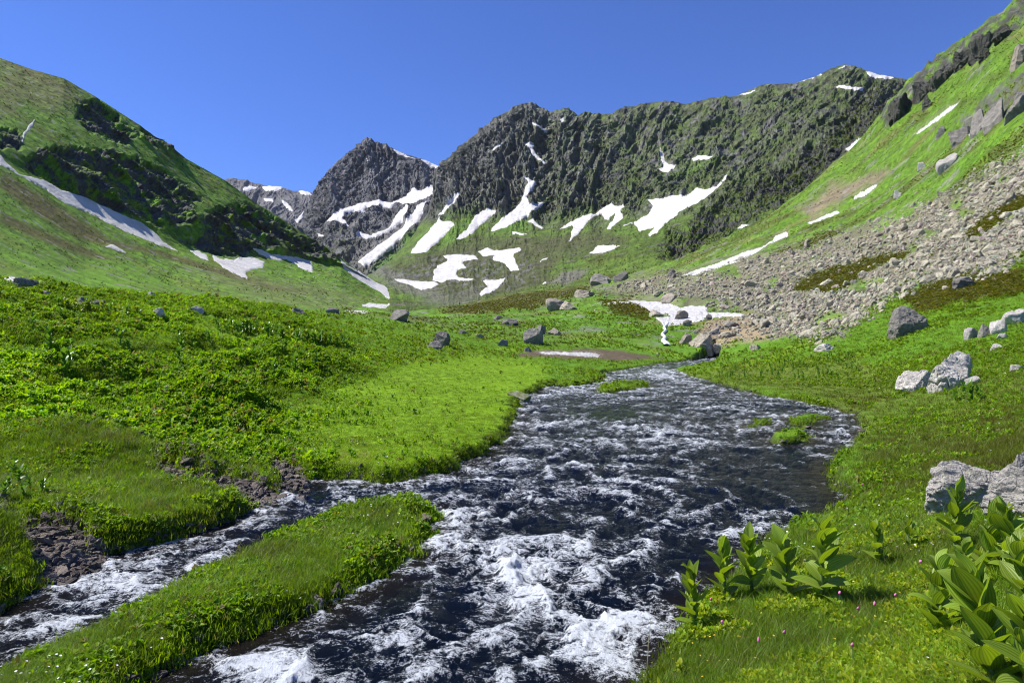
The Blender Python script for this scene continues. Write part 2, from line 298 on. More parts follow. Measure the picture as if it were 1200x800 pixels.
snow('C', [(368,457),(400,436),(441,420),(426,442),(385,467)], 'bright snow wedge between the dark crags and the green right slope', Z4)
snow('C', [(697,582),(720,561),(750,564),(722,580)], 'little snow triangle at the foot of the dark crags', Z3)
snow('G', [(522,729),(580,707),(640,689),(720,654),(780,638),(830,599),(862,588),(864,606),(800,632),(770,657),(700,687),(640,707),(570,727)], 'long thin snow strip along the upper edge of the scree', Z3)
snow('G', [(398,611),(430,596),(478,570),(467,592),(430,617),(398,624)], 'small snow patch in the reddish scar on the right slope', Z4)
snow('G', [(256,697),(310,671),(350,656),(358,666),(310,687),(268,702)], 'short snow streak between the scree strip and the reddish scar', Z4)
snow('G', [(588,421),(640,379),(700,333),(735,318),(712,342),(660,381),(608,418)], 'diagonal snow sliver high on the green right slope', Z4)
snow('G', [(752,422),(792,403),(787,417),(765,427)], 'tiny snow fleck below the grey outcrop on the right slope', Z4)
snow('G', [(410,226),(480,209),(560,206),(700,211),(800,239),(830,231),(905,232),(920,264),(1000,261),(1092,269),(1087,285),(1000,285),(940,292),(900,302),(850,312),(790,322),(720,332),(690,312),(670,285),(740,281),(640,263),(600,239),(540,226),(470,226)], 'dirty snowfield with rocks on it at the foot of the scree', Z6)
snow('G', [(113,448),(200,444),(290,449),(370,449),(422,460),(412,477),(340,472),(240,465),(150,462)], 'flat snow slab on bare mud beside the stream', Z6)
snow('G', [(2,322),(30,323),(40,332),(22,333),(3,329)], 'small snow scrap by the boulder at the left meadow crest')
snow('G', [(40,320),(46,321),(54,333),(47,332)], 'thin snow dash just right of the boulder at the left meadow crest')

def snow_mask(px, py, sheet, grow=2.0):
    m = np.zeros(np.shape(px))
    for s, q, _ in SN:
        if s == sheet: m = np.maximum(m, pm(px, py, q, grow, 12))
    return m

GC = np.arange(-160, 1361, 2.0)
t_ = np.arange(1260, 595, -2.0); YN = F*H/(t_-VL); GY = np.concatenate([YN, YN[-1]*np.exp(np.arange(1, int(math.log(720/YN[-1])*170))/170)])
PXg, Yg = np.meshgrid(GC, GY); Xg = (PXg-CX)/F*Yg
base = ground_fn(PXg, Yg)
near = Yg < 110
dR = np.full(Yg.shape, 50.0)
wob = .14*fbm(Xg[near]*1.4, Yg[near]*1.4, 3.3, 4)*np.clip(Yg[near]/8, .6, 2.5)
dR[near] = river_d(Xg[near], Yg[near])+wob
base = np.where(near & (dR < 6), np.maximum(base, .11+.04*fbm(Xg*.5, Yg*.5, 1.0, 2)), base)
PY0 = VL+F*(H-base)/Yg                                    # where each point projects
wx, wy = 6*fbm(PXg/26, PY0/26, 9.0, 4), 5*fbm(PXg/26, PY0/26, 4.0, 4)
QX, QY = PXg+wx, PY0+wy
front = PY0 <= np.minimum.accumulate(PY0, 0)+.5          # the side of the ground that faces the valley mouth
m_snow = snow_mask(PXg, PY0, 'G')*front
m_scree = pm(QX, QY, SCREE, 13)*(Yg > 55)*front
for q in MOSS[:4]: m_scree *= 1-.92*pm(QX, QY, q, 4)*(Yg > 55)
m_moss = np.zeros_like(base)
for q in MOSS: m_moss = np.maximum(m_moss, pm(QX, QY, q, 5)*(Yg > 50)*front)
m_brown = pm(QX, QY, BROWN, 5)*(Yg > 50); m_mud = pm(QX, PY0+wy*.3, MUD, 2)*(Yg > 35)*front; m_red = pm(QX, QY, REDB, 7)*(Yg > 80)
RIDGE = [(1030,135),(1062,100),(1090,72),(1120,56),(1150,34),(1185,8),(1215,-12),(1215,14),(1192,30),(1165,52),(1140,66),(1112,88),(1088,112),(1066,130),(1040,150)]
m_rid = pm(QX, QY, RIDGE, 4)*(Yg > 200)
m_out = pm(QX, QY, [(1114,160),(1122,141),(1140,128),(1150,114),(1165,107),(1185,96),(1230,84),(1230,116),(1192,130),(1165,150),(1140,163)], 3)*(Yg > 90)*front
m_grav = np.zeros_like(base)
for q in GRAV: m_grav = np.maximum(m_grav, pm(QX, QY, q, 6)*(Yg < 22))
m_lawn = pm(PXg, PY0, LAWN, 10); m_dry = pm(QX, QY, DRYM, 8)
left = sst(520, 300, PXg)*sst(12, 15, Yg)*sst(100, 60, Yg)
# relief: hummocks on the left slope, rough turf elsewhere, ribs on the hillside
hum = fbm(Xg*.33, Yg*.33, .5, 4)
hum2 = np.abs(fbm(Xg*.9, Yg*.9, 2.5, 3))
amp = (.06+.45*left)*(1-.85*m_lawn)*sst(.0, 1.2, dR)+.10*sst(40, 70, Yg)
rel = amp*hum-.34*left*(hum2-.3)*(1-m_lawn)
hill = sst(55, 110, Yg)
rel += hill*(1-m_snow)*Yg*(.007*fbm(Xg*.022, Yg*.022, 1.0, 5)+.0035*ridged(Xg*.05+Yg*.02, Yg*.02, 3.0, 4))
rel += m_rid*Yg*.0075*(fbm(PXg/15+PY0/24, PY0/12, 5.0, 4)+.2)+m_out*Yg*.010*(fbm(PXg/13+PY0/20, PY0/11, 8.0, 4)+.25)
rel += m_scree*(1-m_snow)*(.35+.003*Yg)*fbm(Xg*.35, Yg*.35, 2.0, 3)
rel += m_grav*.07*fbm(Xg*5, Yg*5, 7.0, 3)
# dark overgrown break of slope on the left meadow
rel *= 1-.6*m_snow
for mx, my, rad, hh in [(228,438,1.5,.6),(178,472,1.3,.5),(118,505,1.0,.45),(58,500,1.1,.4),(300,420,1.8,.6),(365,405,2.2,.6),(20,565,.7,.35),(150,430,1.6,.5),(262,468,1.2,.5),(95,455,1.2,.4),(330,455,1.3,.4),(200,505,.8,.3),(20,430,1.6,.5)]:
    yy = F*(H-.9)/(my-VL) if my > 430 else 30.0*(430-0)/(my+0)*.95; xx = (mx-CX)/F*yy
    rel += hh*np.exp(-(((Xg-xx)/rad)**2+((Yg-yy)/(rad*1.3))**2)**1.6)
za = base+rel*sst(-.2, .6, dR)
za = np.where(near, lerp(-.12-.3*sst(0, 1.2, -dR), np.maximum(za, .10), sst(-.10, .22, dR)), za)
za = za*(1-.72*sst(.15, .8, m_grav)*near)
ZG = za+SL*Yg; PG = np.stack([Xg, Yg, ZG], -1); PYG = YH+F*(H-ZG)/Yg; CMG = np.minimum.accumulate(PYG, 0)
# turf colour
PYG0 = np.clip(PYG, -200, 900); n1 = fbm(Xg*.12, Yg*.12, 1.0, 5); n2 = fbm(Xg*.9, Yg*.9, 5.0, 4); n3 = fbm(np.log(Yg)*9+PXg/60, PXg/90, 2.0, 5); n4 = fbm(Xg*.03+Yg*.02, Yg*.012, 8.0, 5)
C = np.zeros(base.shape+(3,))+np.array([.085, .19, .008])
C = mixc(C, (.15, .25, .008), sst(-.1, .5, n1)*.8); C = mixc(C, (.05, .10, .012), sst(.1, .6, n2)*.7)
C = mixc(C, (.145, .26, .006), m_lawn*.85); C = mixc(C, (.13, .14, .028), m_dry*.6)
m_ol = pm(QX, QY, [(960,455),(1220,430),(1220,570),(1020,600),(1000,520)], 22)
C = mixc(C, (.085, .13, .012), m_ol*.7); C = mixc(C, (.12, .10, .03), pm(QX, QY, [(385,530),(430,522),(450,534),(420,546),(385,545)], 8)*.7)
C = mixc(C, (.095, .20, .014), hill*.7); C = mixc(C, (.085, .15, .018), hill*.5*sst(120, 220, Yg)); C = mixc(C, (.075, .09, .020), hill*sst(.0, .4, n4+.35*fbm(PXg/30+PYG0/40, PYG0/14, 6., 3))*.75)
C = C*(1+.5*hill*np.clip(fbm(PXg/4, PYG0/3, 3., 3), -.8, .9))[..., None]; C = mixc(C, (.15, .14, .05), hill*sst(.25, .6, fbm(Xg*.08, Yg*.05, 6., 4))*.6)
C = mixc(C, (.075, .072, .018), m_moss*.85); C = mixc(C, (.27, .20, .13), m_brown*.9); C = mixc(C, (.10, .076, .048), m_mud); C = mixc(C, (.20, .15, .11), m_red*.85)
C = mixc(C, (.19, .17, .12), m_scree*sst(-.5, .1, n2+.6*n1+.3)*(.25+.75*sst(-.35, .1, fbm(PXg/38, PYG0/20, 41., 4)+.25))); C = mixc(C, (.075, .062, .048), m_grav*.95)
C = mixc(C, (.05, .055, .022), sst(.25, -.02, dR)*near); C = mixc(C, (.20, .17, .13), sst(1.5, 0, np.abs(m_snow-.4)*4)*.5*(m_snow > .02))
m_rid = m_rid*sst(-.25, .05, fbm(PXg/13+PYG0/16, PYG0/10, 61., 4)); m_out = m_out*sst(-.1, .12, fbm(PXg/12, PYG0/9, 62., 4)+.1)
C = mixc(C, (.06, .06, .05), m_rid); C = mixc(C, (.10, .097, .085), m_out*.9); C = mixc(C, (.20, .19, .175), hill*(1-m_snow)*sst(.38, .5, fbm(Xg*.13, Yg*.13, 31., 4))*.55)
bare = np.clip(m_out+m_rid*.6+m_snow+m_mud+m_grav+m_brown*.9+m_scree*.9, 0, 1)
gme = mesh_np('ground', PG.reshape(-1, 3), grid_faces(*base.shape)); cattr(gme, C)
gme.materials.append(M_near); gme.materials.append(M_hill)
rowmat = (GY[:-1] > 90).astype(np.int32); gme.polygons.foreach_set('material_index', np.repeat(rowmat, len(GC)-1))
tag(link('ground', gme), kind='structure')

def gidx(px, py):
    c = np.clip((np.asarray(px, float)-GC[0])/2.0, 0, len(GC)-1.001); ci = np.rint(c).astype(int)
    out = np.empty(c.shape)
    for i in np.ndindex(c.shape): out[i] = np.interp(-np.asarray(py)[i] if np.ndim(py) else -py, -CMG[:, ci[i]]+np.arange(len(GY))*1e-7, np.arange(len(GY)))
    return c, out
def bil(A, r, c):
    r = np.clip(r, 0, A.shape[0]-1.001); c = np.clip(c, 0, A.shape[1]-1.001)
    r0, c0 = r.astype(int), c.astype(int); fr, fc = r-r0, c-c0
    if A.ndim == 3: fr, fc = fr[..., None], fc[..., None]
    return (A[r0,c0]*(1-fr)+A[r0+1,c0]*fr)*(1-fc)+(A[r0,c0+1]*(1-fr)+A[r0+1,c0+1]*fr)*fc
def gpt(px, py):                                          # point of the ground seen at a photo pixel
    c, r = gidx(np.array([px]), np.array([py])); p = bil(PG, r, c)[0]; return Vector([float(v) for v in p])

# ------------------------------------------------------------------ hills and mountains
SHEETS = {}
def line(pts, xs):
    a = np.array(pts, float); return np.interp(xs, a[:,0], a[:,1]), np.exp(np.interp(xs, a[:,0], np.log(a[:,2])))
def sheet(key, name, lines, x0, x1, step, rows, disp, colour, mat, back=.25, rough_ridge=1.0):
    xs = np.arange(x0, x1+.01, step); L = [line(l, xs) for l in lines]
    py = np.array([l[0] for l in L]); lY = np.log(np.array([l[1] for l in L]))
    k = np.concatenate([np.linspace(i, i+1, rows[i], endpoint=False) for i in range(len(L)-1)]+[[len(L)-1.0]])
    i0 = np.clip(k.astype(int), 0, len(L)-2); f = (k-i0)[:,None]
    def hermite(A):
        T = np.gradient(A, axis=0); T[-1] = A[-1]-A[-2]; T[0] = A[1]-A[0]
        a, b, ta, tb = A[i0], A[i0+1], T[i0]*.7, T[i0+1]*.7
        return (2*f**3-3*f**2+1)*a+(f**3-2*f**2+f)*ta+(-2*f**3+3*f**2)*b+(f**3-f**2)*tb
    PY, Y = hermite(py), np.exp(hermite(lY)); PX = np.broadcast_to(xs, PY.shape).copy()
    nb = 14; bY = Y[-1]*(1+back*np.linspace(0, 1, nb+1)[1:,None]**1.0); Zr = YH-0; zr = H+(YH-PY[-1])/F*Y[-1]
    bz = zr*(1-np.linspace(0, 1, nb+1)[1:,None]**1.2*1.05)
    X = (PX-CX)/F*Y; Z = H+(YH-PY)/F*Y
    X = np.concatenate([X, np.broadcast_to(X[-1], bY.shape)+0*bY]); Yf = np.concatenate([Y, bY]); Z = np.concatenate([Z, bz])
    PXf = np.concatenate([PX, np.broadcast_to(xs, bY.shape)]); PYf = np.concatenate([PY, np.broadcast_to(PY[-1], bY.shape)])
    V = np.stack([X, Yf, Z], -1)
    N = np.cross(np.gradient(V, axis=1), np.gradient(V, axis=0)); N /= np.linalg.norm(N, axis=-1, keepdims=True)+1e-9
    N = N*.4-.75*(V-np.array([0, 0, H]))/np.linalg.norm(V, axis=-1, keepdims=True); N /= np.linalg.norm(N, axis=-1, keepdims=True)
    sm = snow_mask(PXf, PYf, key, 3.2); kf = np.concatenate([np.broadcast_to(k[:,None], PY.shape), np.full(bY.shape, float(len(L)-1))])
    V = V+N*(disp(V, PXf, PYf, kf, sm)*Yf/F)[..., None]
    me = mesh_np(name, V.reshape(-1, 3), grid_faces(*V.shape[:2]), smooth=False, mat=mat); cattr(me, colour(V, PXf, PYf, kf, sm, N))
    tag(link(name, me), kind='structure'); SHEETS[key] = (xs, PY, V[:len(k)], N[:len(k)])

# --- left hill
CLIFF = [zm(q, 0, 0, 2) for q in ([(185,240),(230,238),(270,270),(320,320),(300,335),(250,330),(210,300),(180,275)], [(330,300),(400,330),(450,370),(430,372),(370,345),(330,325)],
  [(60,395),(90,350),(160,345),(260,350),(330,380),(380,400),(440,440),(470,470),(440,480),(385,490),(380,530),(350,520),(300,500),(250,480),(180,455),(100,415)], [(0,300),(40,310),(60,335),(40,350),(0,350)],
  [(470,510),(520,485),(580,480),(610,490),(640,540),(660,580),(600,580),(560,605),(510,600),(430,570),(470,555),(480,530)], [(620,500),(660,520),(700,550),(760,575),(800,610),(780,615),(730,605),(680,590),(650,560)], [(380,470),(455,475),(460,520),(400,525)])]
DSTRK = [zm(q, 0, 0, 2) for q in ([(0,400),(120,470),(260,560),(420,600),(560,640),(660,680),(500,640),(330,590),(180,560),(80,500),(0,440)], [(0,500),(150,560),(280,610),(200,600),(80,560),(0,520)], [(420,610),(600,660),(780,690),(640,680),(500,640)])]
def cl_mask(px, py):
    w, v = 5*fbm(px/14, py/14, 3., 4), 5*fbm(px/14, py/14, 8., 4); m = np.zeros(px.shape)
    for q in CLIFF: m = np.maximum(m, pm(px+w, py+v, q, 3.5))
    return m
def disp_d(V, px, py, k, sm):
    m = cl_mask(px, py); s = V*.028
    d = 2.2*fbm(V[...,0]*.012, V[...,1]*.012, V[...,2]*.012, 5)+1.1*fbm(V[...,0]*.09, V[...,1]*.09, V[...,2]*.09, 4)
    rk = ridged(s[...,0], s[...,1]*.8, s[...,2]*.7, 5)
    ledge = pn(V[...,0]*.014, V[...,1]*.01, V[...,2]*.09)+.6*pn(V[...,0]*.04, V[...,1]*.03, V[...,2]*.2)+.4*fbm(px/5, py/4, 2., 3)
    lo = (k < 2.05)*fbm(V[...,0]*.05, V[...,1]*.03, V[...,2]*.03, 5)*1.6
    return (d*1.3+lo+m*(-11+11*rk+9*ledge))*(1-.85*sm)
def col_d(V, px, py, k, sm, N):
    m = cl_mask(px, py)
    a = fbm(V[...,0]*.02, V[...,1]*.02, V[...,2]*.02, 5); b = fbm(V[...,0]*.11, V[...,1]*.11, V[...,2]*.11, 4)
    C = np.zeros(px.shape+(3,))+np.array([.105, .215, .014]); C = mixc(C, (.12, .15, .022), sst(.0, .45, a)*.65); C = mixc(C, (.065, .125, .012), sst(.1, .5, b)*.7)
    w = 6*fbm(px/20, py/8, 2., 3)
    for q in DSTRK: C = mixc(C, (.09, .075, .024), pm(px+w, py+w*.5, q, 4)*.85)
    C = mixc(C, (.15, .12, .055), pm(px+2*w, py+w, zm([(0,140),(90,150),(170,200),(190,240),(120,260),(60,240),(0,280)], 0, 0, 2), 12)*.55)
    C = C*(1+.4*np.clip(fbm(px/6.0, py/4.0, 3., 3), -.8, .9))[..., None]
    C = mixc(C, (.12, .25, .015), sst(290, 340, py)*.6*sst(250, 100, px))
    low = pm(px, py, [(200,310),(300,325),(380,330),(420,350),(420,370),(300,355)], 8); C = mixc(C, (.14, .16, .06), low*.5)
    rk = m*sst(-.3, .15, b+.5*pn(V[...,0]*.02, V[...,1]*.02, V[...,2]*.09)+.12); C = mixc(C, (.075, .073, .07), rk)
    C = mixc(C, (.22, .205, .185), (1-m)*sst(.42, .6, fbm(V[...,0]*.16, V[...,1]*.16, V[...,2]*.16, 3))*.8)
    return C
sheet('D', 'hillside', [
 [(-150,350,85),(0,352,92),(200,372,135),(400,382,230),(540,388,300)],
 [(-150,240,190),(0,268,200),(100,310,240),(200,335,290),(300,348,350),(400,357,450),(540,378,520)],
 [(-150,120,300),(0,193,320),(100,248,380),(200,290,455),(250,297,520),(300,302,590),(350,309,680),(400,315,760),(440,334,860),(540,371,930)],
 [(-150,92,335),(0,165,352),(100,196,430),(200,246,510),(300,277,622),(350,293,710),(400,308,785),(440,332.5,885),(540,370,950)],
 [(-150,15,520),(-60,48,520),(0,68,530),(40,82,550),(75,92,570),(110,112,590),(150,138,620),(185,160,650),(220,187,690),(265,212,740),(300,238,790),(340,262,840),(370,283,880),(395,298,900),(412,312,900),(440,331,920),(480,347,950),(540,366,980)]],
 -150, 540, 1.0, [90, 90, 60, 130], disp_d, col_d, M_hill)

# --- the distant snowy ridge and the pointed peak
def ribs(u, v, sc, o=0.0):                                 # buttresses and gullies running down the face
    wu, wv = 10*fbm(u/46, v/46, 1.+o, 4), 8*fbm(u/40, v/40, 5.+o, 4); u, v = u+wu, v+wv
    return (1.0*(ridged(u/(44*sc), v/(150*sc), 2.+o, 5, .55)-.75)+.36*(ridged(u/(15*sc)+.3*v/(15*sc), v/(34*sc), 7.+o, 4, .6)-.7)
            +.42*fbm(u/(5.5*sc), v/(5*sc), 9.+o, 4, .68)+.22*pn(u/(40*sc), v/(8*sc), 3.+o))
def disp_rock(u_of, sc, amp, o=0.0):
    def fn(V, px, py, k, sm):
        mx_ = k.max(); d = ribs(u_of(px, py), py, sc, o)-.12
        return (amp*d*(1-.85*sm)-.15*amp*sm)*(1-.6*sst(.16, .02, mx_-k))
    return fn
def col_b(V, px, py, k, sm, N):
    a = fbm(V[...,0]*.006, V[...,1]*.006, V[...,2]*.006, 5); b = fbm(V[...,0]*.025, V[...,1]*.025, V[...,2]*.04, 4)
    C = np.zeros(px.shape+(3,))+np.array([.14, .14, .142]); C = mixc(C, (.078, .079, .083), sst(-.2, .4, a)); C = mixc(C, (.25, .235, .22), sst(.15, .55, b)*.8)
    g = sst(235, 300, py+25*a)*sst(.0, .5, b+.2); C = mixc(C, (.10, .115, .05), g*.7)
    C = C*(1+.5*np.clip(fbm(px/4.5, py/6.0, 3., 3), -.8, .9))[..., None]
    C = mixc(C, (.21, .20, .19), pm(px+8*a, py+8*b, zm([(430,520),(520,470),(570,410),(600,430),(540,500),(470,560)], *Z2), 6)*.9)
    C = mixc(C, (.11, .22, .03), pm(px+5*a, py+5*b, zm([(495,548),(570,505),(640,450),(690,415),(670,470),(620,525),(560,560),(490,560)], *Z2), 5)*.9)
    return C
sheet('A', 'distant_mountain', [[(200,345,3200),(420,345,3200)], [(200,240,4300),(420,245,4300)], [(200,222,5000),(255,213,5000),(272,208,5000),(290,211,5000),(305,216,5000),(330,219,5000),(345,224,5000),(358,223,5000),(380,232,5000),(420,240,5000)]], 200, 420, 1.0, [60, 40], disp_rock(lambda x, y: x+.5*y, .55, 5, 4.), lambda *a: mixc(col_b(*a), (.15, .145, .145), np.full(a[1].shape, .5)), M_far, .3)
sheet('B', 'pointed_mountain', [
 [(300,360,900),(640,360,900)], [(300,330,1700),(400,318,1700),(640,330,1700)],
 [(300,275,2500),(350,268,2500),(400,246,2600),(450,238,2650),(515,222,2700),(640,230,2600)],
 [(300,300,2900),(335,276,2950),(353,261,3000),(362,240,3050),(370,224,3100),(381,205,3150),(400,186,3200),(412,176,3200),(421,167,3200),(426,163,3200),(432,162,3200),(440,166,3200),(450,168,3200),(460,173,3200),(475,181,3200),(488,185,3200),(500,188,3200),(512,194,3200),(524,201,3200),(560,225,3200),(640,270,3200)]],
 300, 640, .9, [60, 100, 90], disp_rock(lambda x, y: (x-436)/(np.maximum(y, 150)-60)*140, .8, 11, 11.), col_b, M_far, .3)

# --- the central massif and the long ridge
CRAG = [(1075,92),(1060,125),(1020,165),(975,195),(930,228),(880,262),(830,285),(790,300),(765,300),(790,270),(830,245),(860,225),(890,205),(930,185),(960,165),(975,140),(1000,110),(1030,92)]
CGRN = [zm([(680,518),(730,472),(790,412),(822,398),(782,452),(750,487),(720,505)], *Z2), zm([(860,462),(900,445),(960,425),(990,440),(930,470),(870,480)], *Z2), zm([(490,400),(560,365),(640,340),(650,360),(600,400),(540,420),(500,425)], *Z3)]
CLOW = [(560,350),(620,335),(680,322),(700,300),(740,300),(800,285),(840,290),(890,268),(960,225),(1000,190),(1040,150),(1100,90),(1200,90),(1200,360),(560,360)]
def crag_mask(px, py):
    w, v = 8*fbm(px/22, py/22, 1., 4), 8*fbm(px/22, py/22, 6., 4); return pm(px+w, py+v, CRAG, 6)
def up_mask(px, py): return sst(262, 225, py+.12*(px-600)+14*fbm(px/30, py/30, 2., 3)-np.interp(px, [560,640,760,1000], [0,20,30,20]))
u_c = lambda x, y: x+np.interp(x, [520, 620, 760, 900], [-.25, .1, .55, .75])*(y-120)
dr1, dr2 = disp_rock(u_c, 1.0, 13, 20.), disp_rock(u_c, .8, 9, 31.)
def disp_c(V, px, py, k, sm):
    u = up_mask(px, py); c = crag_mask(px, py)
    d = (.22+.78*u)*dr1(V, px, py, k, sm)*np.interp(px, [500,640,760], [1.2, 1.05, .75])
    d += c*(dr2(V, px, py, k, sm)*1.2-4)
    d += (1-u)*3*fbm(V[...,0]*.012, V[...,1]*.012, V[...,2]*.012, 4)*(1-sm)
    return d
def col_c(V, px, py, k, sm, N):
    u = up_mask(px, py); c = crag_mask(px, py)
    a = fbm(V[...,0]*.009, V[...,1]*.009, V[...,2]*.009, 5); b = fbm(V[...,0]*.035, V[...,1]*.035, V[...,2]*.035, 5)
    C = np.zeros(px.shape+(3,))+np.array([.095, .15, .024])
    C = C*(1+.4*np.clip(fbm(px/6.0, py/4.0, 3., 3), -.8, .9))[..., None]
    C = mixc(C, (.115, .205, .026), sst(-.15, .35, a)*.8); C = mixc(C, (.065, .08, .022), sst(.0, .45, b)*.75); C = mixc(C, (.19, .18, .15), sst(.42, .6, b)*.8)
    rockc = np.zeros(C.shape)+np.array([.135, .132, .122]); rockc = mixc(rockc, (.068, .07, .062), sst(-.2, .3, a)); rockc = mixc(rockc, (.21, .20, .18), sst(.18, .5, b)*.8)
    rb = ribs(u_c(px, py), py, 1.0, 20.); rockc = mixc(rockc, (.19, .185, .165), sst(.35, .9, rb)*.5)
    olive = np.interp(px, [560, 640, 700, 800, 1000], [.15, .3, .6, .75, .7])*sst(-.35, .15, b*.7+.5*fbm(V[...,0]*.02, V[...,1]*.02, V[...,2]*.02, 4)+.05)
    rockc = mixc(rockc, (.085, .115, .026), olive)
    g3 = fbm(px/3.4, py/4.4, 3., 3); rockc = rockc*(1+.8*np.clip(g3, -.8, .9))[..., None]; rockc = mixc(rockc, (.10, .165, .026), sst(.05, .45, fbm(px/13.0+py/16.0, py/9.0, 7., 4))*.55*sst(560, 700, px))
    C = C*(1-u[...,None])+rockc*u[...,None]
    C = mixc(C, (.085, .085, .075), c*sst(-.2, .1, b)); C = mixc(C, (.09, .125, .025), c*sst(.0, -.3, b)*.8)
    for q, gg in zip(CGRN, (.9, .8, .35)): C = mixc(C, (.115, .22, .03), pm(px+8*b, py+8*a, q, 6)*gg)
    C = mixc(C, (.085, .085, .04), pm(px+9*a, py+6*b, [(440,318),(500,292),(560,278),(640,275),(720,268),(730,285),(660,300),(640,330),(600,350),(520,350)], 9)*.75)
    C = mixc(C, (.16, .155, .145), pm(px+9*a, py+6*b, [(455,325),(500,300),(560,300),(625,300),(630,325),(590,345),(500,345)], 6)*sst(.05, .3, fbm(px/7., py/5., 9., 3))*.8)
    band = sst(.1, .35, pn(px*.02+py*.035, px*.012-py*.05, 1.)+.3*b); gl = pm(px+6*b, py+6*a, CLOW, 8)*(1-c)
    C = mixc(C, (.125, .20, .03), gl*.75); C = mixc(C, (.09, .085, .024), gl*band*.85)
    C = mixc(C, (.19, .18, .165), pm(px+9*b, py+6*a, zm([(430,515),(470,520),(600,600),(740,665),(830,640),(840,660),(720,690),(600,650),(500,590)], *Z2), 8)*.6)
    C = mixc(C, (.20, .185, .165), pm(px+5*b, py, [(640,330),(665,318),(690,315),(680,325),(660,335)], 4)*.8)
    return C
sheet('C', 'mountain', [
 [(390,372,420),(500,372,420),(600,366,430),(800,350,470),(1000,340,540),(1220,330,560)],
 [(390,347,800),(500,335,900),(600,320,950),(700,300,850),(800,285,760),(900,262,680),(1000,230,650),(1220,150,650)],
 [(390,340,1000),(440,322,1150),(500,288,1300),(560,268,1450),(600,252,1500),(700,252,1400),(800,235,1200),(900,222,1000),(1000,180,900),(1070,122,850),(1220,100,850)],
 [(390,338,1200),(440,318,1450),(460,303,1600),(480,282,1750),(498,252,1900),(508,225,2050),(514,197,2100),(524,184,2100),(535,175,2100),(550,160,2100),(569,147,2100),(587,136,2100),(600,127,2100),(610,121,2100),(621,119,2100),(630,121,2100),(645,131,2080),(656,128,2060),(667,126,2050),(677,134,2050),(690,132,2050),(705,134,2050),(720,133,2000),(731,124,2000),(745,123,2000),(757,121,2000),(784,119,1950),(804,121,1900),(832,114,1850),(862,112,1800),(892,99,1750),(915,98,1700),(934,97,1650),(960,88,1600),(975,80,1550),(990,75,1520),(1003,77,1500),(1015,82,1480),(1030,87,1450),(1049,89,1420),(1071,93,1400),(1100,100,1380),(1220,90,1350)]],
 390, 1220, 1.0, [80, 90, 150], disp_c, col_c, M_mtn)

# ------------------------------------------------------------------ snow patches, each a slab lying on its sheet
for key, poly, label in SN:
    P = np.array(poly); st = .7 if key != 'A' else .6
    x0, x1, y0, y1 = P[:,0].min()-3, P[:,0].max()+3, P[:,1].min()-3, P[:,1].max()+3
    gx, gy = np.meshgrid(np.arange(x0, x1, st), np.arange(y0, y1, st))
    jx = gx+1.4*fbm(gx/5, gy/5, 4., 3)+2.0*fbm(gx/16, gy/16, 2., 2); jy = gy+.9*fbm(gx/5, gy/5, 9., 3)
    d = sdf(jx, jy, poly)
    if key == 'G':
        c, r = gidx(gx, gy); S = bil(PG, r, c); Nn = np.array([0, -.35, .93])
    else:
        xs, PY, V, N = SHEETS[key]; c = np.clip((gx-xs[0])/(xs[1]-xs[0]), 0, len(xs)-1.01); r = np.empty(c.shape); ci = np.rint(c).astype(int)
        for j in range(c.shape[1]):
            col = PY[:, ci[0, j]]; r[:, j] = np.interp(-gy[:, j], -col+np.arange(len(col))*1e-7, np.arange(len(col)), right=len(col)-1.001)
        S = bil(V, r, c); Nn = bil(N, r, c)
    th = (1.3 if key != 'G' else .9)*S[...,1]/F
    und = .25*fbm(gx/9, gy/5, 5., 3)
    S = S+Nn*(th*(sst(.5, -2.2, d)*(1.2+und)-.45-1.5*sst(.3, 1.2, d)))[..., None]
    ok = d < 1.3; ok = ok[:-1,:-1] & ok[1:,:-1] & ok[:-1,1:] & ok[1:,1:]
    if not ok.any(): continue
    V2, f2, _ = compact(S.reshape(-1, 3), grid_faces(*d.shape, keep=ok))
    tag(link('snow_patch', mesh_np('snow_patch', V2, f2, mat=M_snow)), label, 'snow patch', 'snow patches lying in the gullies and on the slopes')

# ------------------------------------------------------------------ water
wc = np.arange(-160, 1020, 1.5); wt = np.concatenate([np.arange(1000, 480, -1.5), np.arange(480, 407.5, -.6)]); WY = F*H/(wt-VL)
WPX, WYY = np.meshgrid(wc, WY); WX = (WPX-CX)/F*WYY; WT = np.broadcast_to(wt[:,None], WPX.shape)
wd = river_d(WX, WYY); ok = wd < .35
fl = WX*.8+WYY*.0; sx = WX+.25*fbm(WX*.8, WYY*.8, 2., 3); sy = WYY+.25*fbm(WX*.8, WYY*.8, 7., 3)
FO = [(620,672,75,26,.75),(585,700,60,28,.65),(690,735,60,40,.75),(735,715,40,30,.7),(728,775,40,40,.65),(330,782,75,26,.8),(530,645,30,14,.6),(600,655,50,16,.6),(665,580,80,16,.4),(520,600,40,14,.4),(640,488,60,10,.35),(740,500,70,8,.3),(690,455,60,7,.35),(780,438,50,6,.4),(250,640,50,14,.2),(120,690,80,22,.3),(30,735,60,25,.35),(400,573,60,10,.0),(985,512,25,7,.5),(930,515,25,6,.3),(560,760,60,30,.35),(720,640,60,16,.25),(880,590,40,8,.2),(850,620,60,8,.25),(560,545,40,8,.4),(760,560,60,9,.25),(845,418,30,4,.5)]
DK = [(720,482,70,12,.5),(520,690,45,22,.45),(870,560,110,22,.55),(960,575,50,30,.6),(720,620,50,20,.3),(560,770,40,20,.4),(470,690,30,20,.3),(640,610,40,12,.3),(900,530,60,10,.3),(790,655,60,20,.3),(215,790,50,20,.3)]
zone = np.zeros(WPX.shape)
for a, b, rx, ry, s in FO: zone += s*np.exp(-((WPX-a)/rx)**2-((WT-b)/ry)**2)
